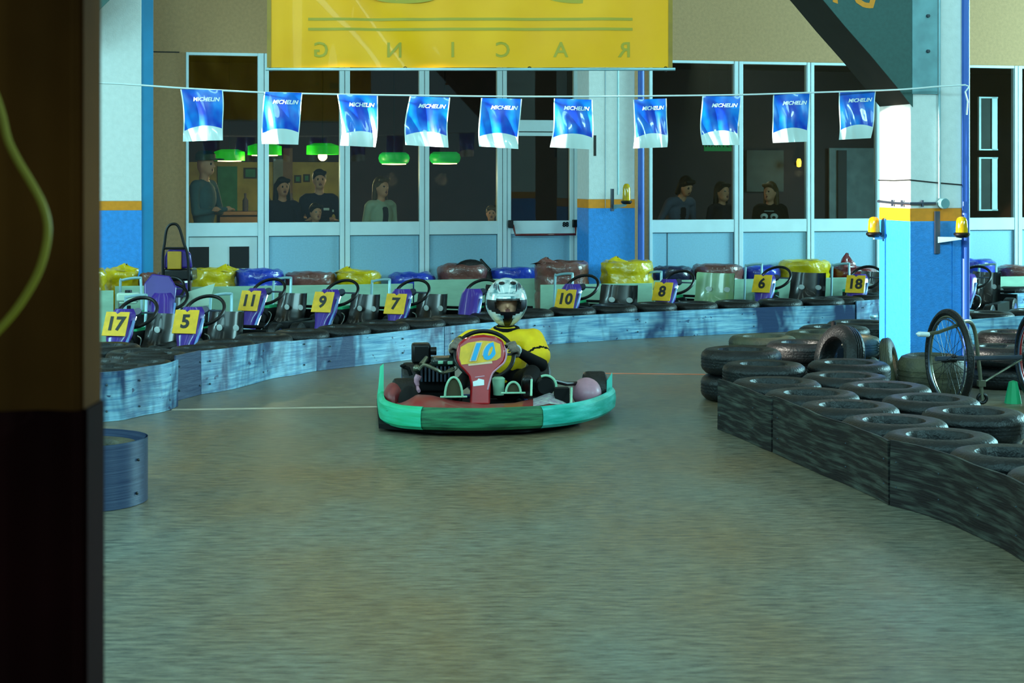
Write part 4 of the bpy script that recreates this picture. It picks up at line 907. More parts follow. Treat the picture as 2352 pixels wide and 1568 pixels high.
    put('brake_line', cm('bline', lambda: MB().tube(smooth_path([(.08, -.5, .1), (.16, -.4, .2), (.13, -.25, .28), (.05, -.15, .3)], 4), .005, 6)), 'chrome', e, z0)
    return e
parked_kart('17', 270, 743, -14, 'purple go-kart with yellow plate numbered 17, nearest the brown post', hx=-.3)
parked_kart('5', 430, 738, -12, 'purple go-kart with yellow plate numbered 5, right of the tall-hooped kart', hx=-.08)
parked_kart('11', 577, 690, -20, 'purple go-kart with chipped yellow plate numbered 11', hx=-.16)
parked_kart('9', 745, 693, -22, 'purple go-kart numbered 9 with yellow plate, below the second window', hx=.12)
parked_kart('7', 912, 697, -20, 'purple go-kart with yellow plate numbered 7, left of the driver', zp=.40, hoop=0)
parked_kart('10', 1303, 686, -26, 'purple go-kart with yellow plate numbered 10, parked right of the driver\'s helmet', zp=.39, hoop=.6, hx=-.3, hy=.15, ss=1.3, sxo=.2, seat_h=.46)
parked_kart('8', 1525, 669, -30, 'go-kart with pale translucent seat and plate numbered 8', seat='seat_clear', zp=.41, seat_h=.54, hx=-.35, hy=.05, ss=1.4, sxo=.2)
parked_kart('6', 1752, 651, -30, 'purple go-kart numbered 6 in front of the large yellow stack', zp=.44, hx=-.3, hy=.05, hoop=.62, ss=1.3, sxo=.2, seat_h=.5)
parked_kart('18', 1966, 652, -26, 'purple go-kart with yellow plate numbered 18, left of the large pillar', zp=.43, hx=-.3, hy=.05, hoop=.62, ss=1.2, seat_h=.5)
parked_kart('', 1075, 712, -20, 'dark go-kart half hidden by the driver\'s helmet', zp=.36, plate=False, fair='seat_black', hoop=0, seat_h=.5, D=16.2)
parked_kart('', 2215, 680, -30, 'dark go-kart mostly hidden by the right side of the large pillar', plate=False, fair='seat_black', zp=.3, hx=.0, D=18.6, seat_h=.5, hoop=.6)
# kart without plate: white tank and tall purple fairing standing in the second row
e = parked_kart('', 372, 690, 8, 'purple-nosed go-kart with white fuel tank in the second row', plate=False, D=15.6, zp=.5, hoop=.62, hx=-.35)
fuel_tank(e, (-.30, -.32, .50)); put('tank_stand', MB().tube([(-.30, -.32, .42), (-.28, -.3, .08)], .02, 8), 'black', e, (0, 0, 0))
b = MB(); pl = [(-.13, .0), (.13, .0), (.15, .22), (.09, .32), (-.07, .34), (-.14, .25)]; b.prism([(x-.03, -.30+z*.25, .36+z) for x, z in pl], (.0, .05, -.01)); put('raised_fairing', b, 'purple', e, (0, 0, 0), bevel=.012)
for x, z in ((-.08, .44), (.06, .45)): put('slot', MB().box((x-.03, -.30+(z-.36)*.25-.003, z), (.015, .008, .035)), 'black', e, (0, 0, 0))
put('pale_side_panel', MB().prism([(.12, -.1, .38), (.40, -.1, .40), (.46, -.1, .60), (.2, -.1, .52)], (0, .02, 0)), 'fuel_white', e, (0, 0, 0))
# upright kart with tall hoop
p = P(402, 600, 17.0); e = thing('go_kart', 'go-kart with tall black roll hoop and plain yellow panel behind the plates 17 and 5', 'go-kart', (p.x, p.y, 0), 0, 'go-karts parked behind the far barrier')
Zk = lambda y: CH-(y-HZ)*17.0/F; Xk = lambda x: (x-402)*17.0/F; z0 = (0, 0, 0)
put('roll_hoop', MB().tube(smooth_path([(Xk(376), .0, .1), (Xk(374), .0, Zk(600)), (Xk(378), 0, Zk(560)), (Xk(384), 0, Zk(524)), (Xk(398), 0, Zk(514)), (Xk(411), 0, Zk(522)), (Xk(422), 0, Zk(558)), (Xk(432), 0, Zk(600)), (Xk(436), 0, .1)], 4), .0135, 8).tube([(Xk(376), 0, Zk(570)), (Xk(426), 0, Zk(570))], .012, 8), 'black', e, z0)
put('seat', MB().prism([(Xk(375), .02, Zk(618)), (Xk(440), .02, Zk(616)), (Xk(436), .02, Zk(582)), (Xk(424), .02, Zk(573)), (Xk(384), .02, Zk(573)), (Xk(376), .02, Zk(590))], (0, .06, 0)), 'purple', e, z0, bevel=.02)
put('yellow_panel', MB().box2((Xk(385), -.02, Zk(618)), (Xk(417), .015, Zk(577))), mat('dim_yellow', (176, 132, 8), .5), e, z0, bevel=.008)
put('lower_shell', MB().prism([(Xk(372), .0, Zk(645)), (Xk(442), .0, Zk(645)), (Xk(440), .0, Zk(617)), (Xk(374), .0, Zk(617))], (0, .3, 0)), 'seat_black', e, z0, bevel=.02)
put('frame', MB().tube([(-.2, -.3, .06), (-.2, .9, .06)], .014, 8).tube([(.2, -.3, .06), (.2, .9, .06)], .014, 8).tube([(-.2, 0, .06), (.2, 0, .06)], .014, 8), 'frame_paint', e, z0)
put('rear_panel', MB().prism([(Xk(400), -.1, .1), (Xk(440), -.1, .1), (Xk(434), -.1, Zk(648)), (Xk(404), -.1, Zk(650))], (0, .02, 0)), 'purple', e, z0)
steering(e, (Xk(405), -.28, .50), .13, 55)
for sx in (-.27, .27): wheel_part(e, sx, .5, .12, .1); wheel_part(e, sx, -.3, .11, .09)
# ------------------------------------------------------------------ the racing kart
TH = R(5); kf = P(1122, 988, 10.56); KR = Matrix.Rotation(TH, 3, 'Z'); kl = Vector((kf.x, kf.y, 0))-KR @ Vector((0, -.95, 0)); KI = KR.inverted()
K = lambda x, y, D: KI @ (P(x, y, D)-kl)
e = thing('go_kart', 'red and green racing go-kart numbered 10 being driven towards us', 'go-kart', kl, TH)
def ribbon(name, pts, h0, h1, m, th=.014):
    g = smooth_path([K(*p) if len(p) == 3 and p[1] > 50 else Vector(p) for p in pts], 5); b = MB(); n = len(g); L = 0; vs = []; fs = []; uvs = []
    for s_ in (0, 1):
        L = 0
        for i in range(n):
            t = (g[min(i+1, n-1)]-g[max(i-1, 0)]).normalized(); k = Vector((-t.y, t.x, 0))*th*s_
            if i: L += (g[i]-g[i-1]).length
            for j, (z, o) in enumerate(((h0, .02), (h0+.02, 0), ((h0+h1)/2, -.006), (h1-.02, 0), (h1, .02))):
                kk = Vector((-t.y, t.x, 0))*o; vs.append(Vector((g[i].x, g[i].y, 0))+k+kk+Vector((0, 0, z))); uvs.append((L, z))
    for i in range(n-1):
        for j in range(4):
            a = i*5+j; fs.append((a, a+5, a+6, a+1)); a += n*5; fs.append((a, a+1, a+6, a+5))
        for j in (0, 4): a = i*5+j; fs.append((a, a+5, a+5+n*5, a+n*5))
    b.add(vs, fs, uvs); return put(name, b, m, e, z0)
A = (880, 978, 10.86); A0 = (873, 960, 11.0)
lft = K(870, 955, 11.1); rgt = K(1413, 938, 11.62)
ribbon('bumper_left_section', [Vector((lft.x, lft.y+.55, .05)), lft, A, (915, 985, 10.66), (967, 987, 10.58)], .045, .185, 'green_bumper')
ribbon('bumper_centre_section', [(964, 987, 10.59), (1110, 990, 10.55), (1250, 983, 10.66)], .045, .180, 'green_bumper_worn')
ribbon('bumper_right_section', [(1247, 983, 10.65), (1310, 976, 10.78), (1360, 966, 10.98), (1398, 953, 11.28), rgt, Vector((rgt.x, rgt.y+.5, .05))], .045, .178, 'cyan_bumper')
q1 = K(875, 900, 11.35); put('left_upright', MB().prism([(q1.x-.02, q1.y, .17), (q1.x+.018, q1.y, .17), (q1.x+.018, q1.y+.05, .36), (q1.x-.006, q1.y+.05, .34)], (0, .02, 0)), 'green_bumper', e, z0)
q1 = K(1402, 900, 11.62); put('right_upright', MB().prism([(q1.x-.026, q1.y, .15), (q1.x+.012, q1.y, .15), (q1.x+.02, q1.y+.05, .27), (q1.x+.004, q1.y+.05, .245), (q1.x-.02, q1.y+.02, .22)], (0, .02, 0)), 'cyan_bumper', e, z0)
# red cowl between bumper and pedals
xs_ = np.array([888, 920, 955, 990, 1040, 1110, 1180, 1230, 1262, 1295, 1318]); ys_ = np.array([936, 922, 906, 908, 920, 929, 926, 915, 903, 914, 931])
def cowl(u, v):
    px = 886+u*434; py = np.interp(px, xs_, ys_); D0 = 10.66+.18*max(0, (px-1150)/200)**1.5+.1*max(0, (940-px)/60); D1 = D0+.34
    zt = CH-(py-HZ)*D1/F; D = D0+.02+(D1-D0)*v; z = .14+(zt-.14)*sin(pi*.5*min(1, v*1.15)); q = P(px, 900, D); q.z = z; return KI @ (q-kl)
put('front_cowl', MB().grid(cowl, 44, 10), mat('cowl_red', (150, 40, 40), .45, scale=7, col2=(150, 84, 76), coat=.3), e, z0)
scuff = mat('scuff', (140, 120, 140), .6, scale=30, col2=(175, 190, 180))
put('scuffed_patch', MB().grid(lambda u, v: cowl(.78+u*.2, .25+v*.72)+Vector((0, -.004, .004)), 14, 8), scuff, e, z0)
# frame, tray, bars
put('frame', MB().tube(smooth_path([(-.28, .8, .09), (-.34, .3, .07), (-.33, -.3, .06), (-.28, -.8, .06), (.28, -.8, .06), (.33, -.3, .06), (.34, .3, .07), (.28, .8, .09)], 3), .016, 8).tube([(-.34, 0, .065), (.34, 0, .065)], .016, 8).tube([(-.34, .5, .07), (.34, .5, .07)], .016, 8), 'frame_paint', e, z0)
put('floor_tray', MB().box((0, -.28, .045), (.6, .95, .006)), 'black_matt', e, z0)
put('under_skirt', MB().prism([(-.66, -.62, .02), (-.3, -.86, .02), (.25, -.86, .02), (.62, -.5, .02), (.66, .6, .02), (-.66, .6, .02)], (0, 0, .03)), 'black_matt', e, z0)
for px, D, r, lab in ((928, 11.35, .135, 0), (1366, 11.75, .135, 1)):
    q1 = K(px, 900, D); wheel_part(e, q1.x, q1.y, r, .15)
for sx in (-.40, .47): wheel_part(e, sx, .74, .14, .17)
put('rear_axle', MB().tube([(-.40, .74, .14), (.47, .74, .14)], .018, 8), 'chrome', e, z0)
# side pods
def pod(px, py, D, w_, h, m, name):
    q1 = K(px, py, D); put(name, MB().ell((q1.x, q1.y+.1, .155), (w_, .16, h), 18, 12), m, e, z0)
pod(903, 905, 11.1, .062, .105, 'red_dusty', 'left_pod'); pod(1352, 905, 11.42, .098, .10, 'red_pale', 'right_pod')
q1 = K(940, 900, 11.0); put('inner_guard', MB().ell((q1.x, q1.y+.05, .15), (.07, .12, .11), 16, 10), 'black_matt', e, z0)
# foot hoops, pedals
def foot_hoop(x0, x1, ytop, ybot, D, rz=0, inner='olive_plate'):
    a, c = K(x0, ybot, D), K(x1, ybot, D); zt = CH-(ytop-HZ)*D/F; zb = CH-(ybot-HZ)*D/F; w_ = (c-a).length; cx_ = (a+c)/2
    pts = [Vector((cx_.x-w_/2*cos(t), cx_.y, zb+(zt-zb)*sin(t))) for t in [pi*k/12 for k in range(13)]]
    h = put('foot_hoop', MB().tube(pts, .0075, 8).tube([pts[0]-Vector((.03, 0, 0)), pts[-1]+Vector((.03, 0, 0))], .006, 8), 'pale_green', e, z0)
    put('heel_plate', MB().prism([p+Vector((0, .012, 0)) for p in pts], (0, .01, 0)), inner, h, z0)
foot_hoop(1022, 1062, 866, 911, 10.95); foot_hoop(1162, 1196, 877, 902, 10.95)
q1 = K(1252, 886, 11.1); put('brake_drum', MB().lathe([(.001, -.03), (.05, -.03), (.062, -.02), (.062, .05), (.001, .05)], 22, (q1.x, q1.y, q1.z), Matrix.Rotation(-pi/2, 3, 'X')), 'black', e, z0)
put('drum_guard', MB().tube([Vector((q1.x+.068*cos(t), q1.y-.03, q1.z+.07*sin(t))) for t in [R(-15)+R(130)*k/10 for k in range(11)]], .008, 8), 'pale_green', e, z0)
q1 = K(1138, 887, 11.2); put('reservoir', MB().lathe([(.001, -.055), (.034, -.055), (.042, .05), (.03, .06), (.001, .06)], 18, (q1.x+.02, q1.y, q1.z)), 'pale_green', e, z0)
for px, ya, yb in ((1221, 871, 909), (1313, 890, 926)): put('steering_rod', MB().tube([K(px, ya, 10.95), K(px-1, yb, 10.9)], .007, 8), 'pale_green', e, z0)
put('tie_rod_box', MB().box(K(1290, 908, 11.0), (.09, .08, .1)), 'black_matt', e, z0)
put('side_tube', MB().tube([K(1262, 872, 11.25), K(1300, 881, 11.4), K(1345, 880, 11.6)], .014, 8), 'black', e, z0)
# steering fairing
DFa, tf = 11.02, .06
out = [(1066, 779), (1086, 772), (1112, 769.5), (1138, 773), (1155, 782), (1161, 798), (1162, 815), (1159, 829), (1150, 840), (1139, 850), (1131, 862), (1127, 880), (1126, 929), (1080, 929), (1081, 880), (1077, 864), (1067, 852), (1055, 840), (1049, 826), (1049, 806), (1053, 790)]
def dep(y): return DFa+.10*(912-y)/140
fa = put('steering_fairing', MB().prism([K(x, y, dep(y)) for x, y in out], (0, tf, 0)), 'red_body', e, z0, bevel=.012)
inn = [(1058, 797), (1075, 787), (1105, 782), (1135, 784), (1149, 790), (1151, 806), (1150, 820), (1140, 827), (1095, 834), (1060, 837), (1055, 822)]
put('number_panel', MB().prism([K(x, y, dep(y)-.003) for x, y in inn], (0, .006, 0)), 'plate_yellow', fa, z0)
nt = K(1103, 809, dep(809)-.006); rt = Matrix.Rotation(R(-2), 3, 'Y')
for dy, bold, m in ((0, .012, 'print_pale'), (-.0025, .006, 'print_blue')):
    put('number', remap(text_mesh('10', .138, bold, .35, spacing=1.15), lambda v, dy=dy: nt+rt @ Vector((v.x*1.15, dy-.002+v.y*.28, v.y))), m, fa, z0)
put('white_label', MB().prism([K(x, y, dep(y)-.003) for x, y in ((1075, 835), (1130, 829), (1131, 834), (1076, 840))], (0, .004, 0)), 'print_pale', fa, z0)
put('white_emblem', MB().prism([K(x, y, dep(y)-.003) for x, y in ((1086, 876), (1096, 873), (1099, 869), (1112, 872), (1112, 884), (1087, 887))], (0, .004, 0)), 'flag_white', fa, z0)
put('thin_label', MB().prism([K(x, y, dep(y)-.003) for x, y in ((1091, 865), (1113, 862), (1113, 864), (1091, 867))], (0, .004, 0)), 'red_pale', fa, z0)
put('edge_highlight', MB().tube(smooth_path([K(x, y, dep(y)-.0) for x, y in ((1163, 800), (1163, 816), (1158, 832), (1146, 843), (1132, 856), (1126, 872), (1120, 895))], 4), .006, 8), 'red_pale', fa, z0)  # pale tube painting the pink highlight along the fairing's right side
# steering wheel
swc = K(1113, 814, 11.35); swr = .19; swq = Matrix.Rotation(R(48), 3, 'X')
swp = lambda t, k=1: swc+swq @ Vector((swr*k*cos(t), swr*k*sin(t), 0))
sw = put('steering_wheel', MB().tube([swp(2*pi*k/40) for k in range(40)], .014, 10, True), 'black', e, z0)
put('spokes', MB().tube([swc, swp(0)], .009, 6).tube([swc, swp(pi)], .009, 6).tube([swc, swp(-pi/2)], .009, 6).ell(swc, (.05, .04, .04), 12, 8), 'tube_grey', sw, z0)
put('steering_column', MB().tube([swc, swc+Vector((0, -.25, -.28))], .012, 8), 'chrome', e, z0)
# seat
s = put('seat', seat_mb(.40, .42), 'seat_black', e, (.13, .42, .02)); 
# engine side (image left)
E = lambda x, y, D: K(x, y, D)
def kbox(name, x0, x1, y0, y1, D, dpt, m, bev=.01, parent=e):
    a, c = K(x0, y1, D), K(x1, y0, D); return put(name, MB().box2((a.x, (a.y+c.y)/2, a.z), (c.x, (a.y+c.y)/2+dpt, c.z)), m, parent, z0, bevel=bev)
kbox('air_filter_box', 946, 990, 790, 836, 11.6, .14, 'black', .018)
q1 = K(992, 806, 11.6); put('filter_cap', MB().lathe([(.001, -.01), (.026, -.01), (.028, .03), (.001, .03)], 14, q1, Matrix.Rotation(pi/2, 3, 'Y')), 'black', e, z0)
en = kbox('engine_block', 955, 1045, 842, 900, 11.55, .26, 'black_matt', .015)
b = MB()
for k in range(8): p_ = K(968+k*9, 858, 11.52); b.box(p_, (.012, .05, .10))
put('cooling_fins', b, 'tube_grey', en, z0)
kbox('fuel_tank', 990, 1052, 822, 842, 11.5, .18, mat('tank_dark', (34, 44, 38), .35, coat=.3), .02)
for px, py in ((1012, 832), (1034, 833)): p_ = K(px, py, 11.48); put('tank_decal', MB().box(p_, (.035, .01, .022)), 'pale_green', e, z0, bevel=.004)
put('exhaust_pipe', MB().tube(smooth_path([K(1040, 846, 11.4), K(1020, 856, 11.35), K(1000, 848, 11.35), K(975, 838, 11.4), K(962, 850, 11.4)], 5), .012, 8), 'olive_tube', e, z0)
put('carburettor', MB().tube([K(968, 838, 11.45), K(980, 820, 11.5)], [.02, .012], 10).ell(K(958, 846, 11.45), (.03, .03, .025), 12, 8), 'olive_tube', e, z0)
put('pink_duct', MB().tube(smooth_path([K(962, 862, 11.3), K(957, 874, 11.3), K(958, 888, 11.3), K(962, 898, 11.25)], 4), [.022]*4+[.018]*4+[.013]*4+[.012], 10), 'red_pale', e, z0)
put('throttle_lever', MB().tube([K(926, 842, 11.5), K(938, 846, 11.5), K(944, 862, 11.5)], .013, 8).ell(K(926, 840, 11.5), (.022, .02, .012), 10, 6), 'black_matt', e, z0)
put('cable_loop', MB().tube(smooth_path([K(1046, 835, 11.3), K(1050, 845, 11.3), K(1040, 852, 11.3), K(1020, 856, 11.3)], 5), .005, 6), 'olive_tube', e, z0)
put('chain_guard', MB().box(K(1010, 905, 11.6), (.3, .05, .1)), 'black_matt', e, z0, bevel=.01)
# ------------------------------------------------------------------ driver
pe = thing('person', 'driver in silver helmet and yellow jersey gripping the wheel of the racing kart', 'person', kl, TH)
hc = K(1163, 694, 11.86); Dd = 11.86
nk = K(1163, 752, Dd+.03); ch = K(1158, 800, Dd+.05); hip = K(1165, 880, Dd+.1)
shL, shR = K(1084, 781, Dd), K(1224, 780, Dd); elL, elR = K(1046, 806, 11.72), K(1243, 838, 11.72)
tL, tR = R(158), R(12)
gL, gR = swp(tL), swp(tR); wrL = gL+Vector((-.015, .085, -.015)); wrR = gR+Vector((.03, .08, -.015))
knL, knR = K(1082, 860, 11.4), K(1222, 858, 11.35); anL, anR = K(1046, 893, 11.08), K(1209, 888, 11.05)
hpL, hpR = hip+Vector((-.09, 0, 0)), hip+Vector((.09, 0, 0))
prims = [('ell', hip, (.16, .12, .10), 'suit'), ('ell', ch, (.155, .11, .17), 'suit'), ('cap', hip, ch, .13, .13, 'suit'), ('cap', shL, shR, .06, .06, 'suit'), ('cap', ch, nk, .12, .06, 'suit'), ('cap', nk, hc-Vector((0, 0, .05)), .05, .055, 'skin'),
 ('ell', hc+Vector((0, 0, .0)), (.075, .095, .115), 'skin'), ('cap', hc+Vector((0, -.095, .005)), hc+Vector((0, -.108, -.022)), .010, .015, 'skin'), ('ell', hc+Vector((0, -.03, -.07)), (.055, .065, .05), 'skin'),
 ('cap', shL, elL, .06, .045, 'suit'), ('cap', elL, wrL, .045, .03, 'suit'), ('cap', shR, elR, .06, .047, 'suit'), ('cap', elR, wrR, .047, .031, 'suit'),
 ('cap', hpL, knL, .085, .058, 'suit'), ('cap', knL, anL, .056, .036, 'suit'), ('cap', hpR, knR, .085, .06, 'suit'), ('cap', knR, anR, .058, .038, 'suit')]
me = caps_mesh(prims, .011)
ey = [(hc+Vector((sx*.032, -.092, .022)), .013, 2) for sx in (-1, 1)]+[(hc+Vector((0, -.09, -.055)), .016, 3)]
paint(me, prims, ['suit', 'skin'], ey); put('body', me, ['suit_black', 'skin', 'eye', 'lips'], pe, z0)
jp = [('ell', ch+Vector((0, 0, -.03)), (.17, .125, .20), 'j'), ('cap', ch, nk+Vector((0, 0, -.03)), .145, .07, 'j'), ('cap', shL+Vector((.02, 0, -.0)), shR+Vector((-.02, 0, 0)), .076, .076, 'j'), ('cap', shL, shL.lerp(elL, .78), .078, .074, 'j'), ('cap', shR, shR.lerp(elR, .62), .08, .088, 'j'), ('ell', hip+Vector((0, -.02, .04)), (.155, .12, .08), 'j')]
me = caps_mesh(jp, .011)
def band_spots(a, c, f0, f1):
    return []
paint(me, jp, ['j'])
# dark hem stripes: faces lying in a thin slab across each sleeve
for a, c, f0, f1 in ((shL, shL.lerp(elL, .78), .72, .86), (shR, shR.lerp(elR, .62), .90, 1.03)):
    ax = c-a; L2 = ax.length_squared
    for pl_ in me.polygons:
        v = pl_.center-a; t = v.dot(ax)/L2
        if f0 < t < f1 and (v-ax*t).length < .16: pl_.material_index = 1
put('jersey', me, ['jersey', 'suit_black'], pe, z0)
put('collar', MB().tube([nk+Vector((.075*cos(t), .0+.06*sin(t), -.012+.01*sin(t))) for t in [2*pi*k/20 for k in range(20)]], .02, 8, True), 'suit_black', pe, z0)
# gloves: palm + four fingers curled round the rim + thumb
def glove(g, wr, ta, sgn, cuff):
    tan = (swp(ta+.05)-swp(ta-.05)).normalized(); rad = (g-swc).normalized(); nrm = tan.cross(rad).normalized()
    if nrm.y > 0: nrm = -nrm          # towards the camera/front
    pc_ = g+rad*.022-nrm*.022
    pr = [('cap', wr, pc_, .03, .032, 'g'), ('cap', pc_-tan*.028, pc_+tan*.028, .024, .022, 'g')]
    for k, (o, l) in enumerate(((-.036, .92), (-.012, 1.05), (.012, 1.0), (.035, .8))):
        b0 = g+tan*o+rad*.03-nrm*.004; b1 = g+tan*o+rad*.020*1+nrm*.026; b2 = g+tan*o-rad*.014*l+nrm*.026; b3 = g+tan*o-rad*.026*l+nrm*.002
        pr += [('cap', b0, b1, .0105, .010, 'g'), ('cap', b1, b2, .010, .0095, 'g'), ('cap', b2, b3, .0095, .0085, 'g')]
    t0 = pc_+tan*.03*sgn-rad*.01; pr += [('cap', t0, g+tan*.052*sgn-rad*.022-nrm*.004, .013, .011, 'g'), ('cap', g+tan*.052*sgn-rad*.022-nrm*.004, g+tan*.035*sgn-rad*.03+nrm*.018, .011, .009, 'g')]
    me = caps_mesh(pr, .0045, 2); h = put('glove', me, 'glove', pe, z0)
    d = (pc_-wr).normalized(); put('cuff', MB().tube([wr-d*.01, wr+d*.012, wr+d*.035], [.038, .036, .034], 14), 'glove_cuff', h, z0)
glove(gL, wrL, tL, -1, 1); glove(gR, wrR, tR, 1, 1)
# shoes
for an, tgt in ((anL, K(1045, 893, 10.99)), (anR, K(1209, 882, 10.95))):
    d = Vector((0, -.05, .03)); me = caps_mesh([('cap', an+Vector((0, .02, -.02)), an+Vector((0, -.06, .045)), .036, .04, 's'), ('cap', an+Vector((0, .03, -.04)), an+Vector((0, .0, -.045)), .034, .034, 's')], .009); put('shoe', me, 'black', pe, z0)
# helmet
hr = Vector((.143, .165, .168))
def hel(u, v, k=1.0):
    az = 2*pi*u; el = -pi/2+pi*(v*.996+.002); p_ = Vector((sin(az)*cos(el)*hr.x, -cos(az)*cos(el)*hr.y, sin(el)*hr.z))
    if el < -.2: p_.y *= 1+.10*max(0, cos(az))*min(1, (-el-.2)); p_.x *= 1-.16*min(1, -el-.2)
    return p_*k+hc
nu, nv = 72, 44
b = MB()
def sel(fu, fv):
    az = (fu*360+180) % 360-180; el = -90+180*fv
    w_ = abs(az)
    if w_ < 42 and -20-.0*w_ < el < 8-w_*.05 and not (el < -20+((w_-20)*.5 if w_ > 20 else 0)): return 'open'
    if w_ < 74 and -34+w_*.28 < el < 12-w_*.05: return 'trim'
    if w_ < 17+(-el-30)*.1 and el < -25: return 'trim'
    if el < -66: return 'trim'
    return 'shell'
def helm_part(kind, k, kin):
    b = MB(); vi = {}; vs = []; fs = []
    def vid(i, j, s_):
        key = (i % nu, j, s_)
        if key not in vi: vi[key] = len(vs); vs.append(hel((i % nu)/nu, j/nv, k if s_ == 0 else kin))
        return vi[key]
    cells = {(i, j) for i in range(nu) for j in range(nv) if sel((i+.5)/nu, (j+.5)/nv) == kind}
    for i, j in cells:
        fs.append((vid(i, j, 0), vid(i+1, j, 0), vid(i+1, j+1, 0), vid(i, j+1, 0))); fs.append((vid(i, j, 1), vid(i, j+1, 1), vid(i+1, j+1, 1), vid(i+1, j, 1)))
        for (di, dj, a_, c_) in ((0, -1, (0, 0), (1, 0)), (0, 1, (1, 1), (0, 1)), (-1, 0, (0, 1), (0, 0)), (1, 0, (1, 0), (1, 1))):
            if ((i+di) % nu, j+dj) not in cells: fs.append((vid(i+a_[0], j+a_[1], 0), vid(i+a_[0], j+a_[1], 1), vid(i+c_[0], j+c_[1], 1), vid(i+c_[0], j+c_[1], 0)))
    b.add(vs, fs); return b
hm = put('helmet', helm_part('shell', 1.0, .93).mesh('helmet', 50), 'helmet', pe, z0)
put('visor_surround', helm_part('trim', .985, .92).mesh('trim', 50), 'helmet_black', hm, z0)
put('brow_vent', MB().grid(lambda u, v: hel(-.09+.18*u+1, .60+.035*v*(1-.5*abs(u-.5)), 1.012), 16, 3), 'glove_cuff', hm, z0)
for sx in (-1, 1):
    put('crown_vent', MB().ell(hel(.5+.5+sx*.075, .80, 1.0), (.022, .03, .012), 12, 6), 'helmet_black', hm, z0)
    for k in range(3): put('graphic_streak', MB().tube([hel(1+sx*(.07+.035*k)+.02*sx*t, .66+.05*t+.02*k, 1.004) for t in (0, .5, 1, 1.6, 2.2)], [.002, .006, .007, .005, .002], 6, flat=.5), 'tube_grey', hm, z0)
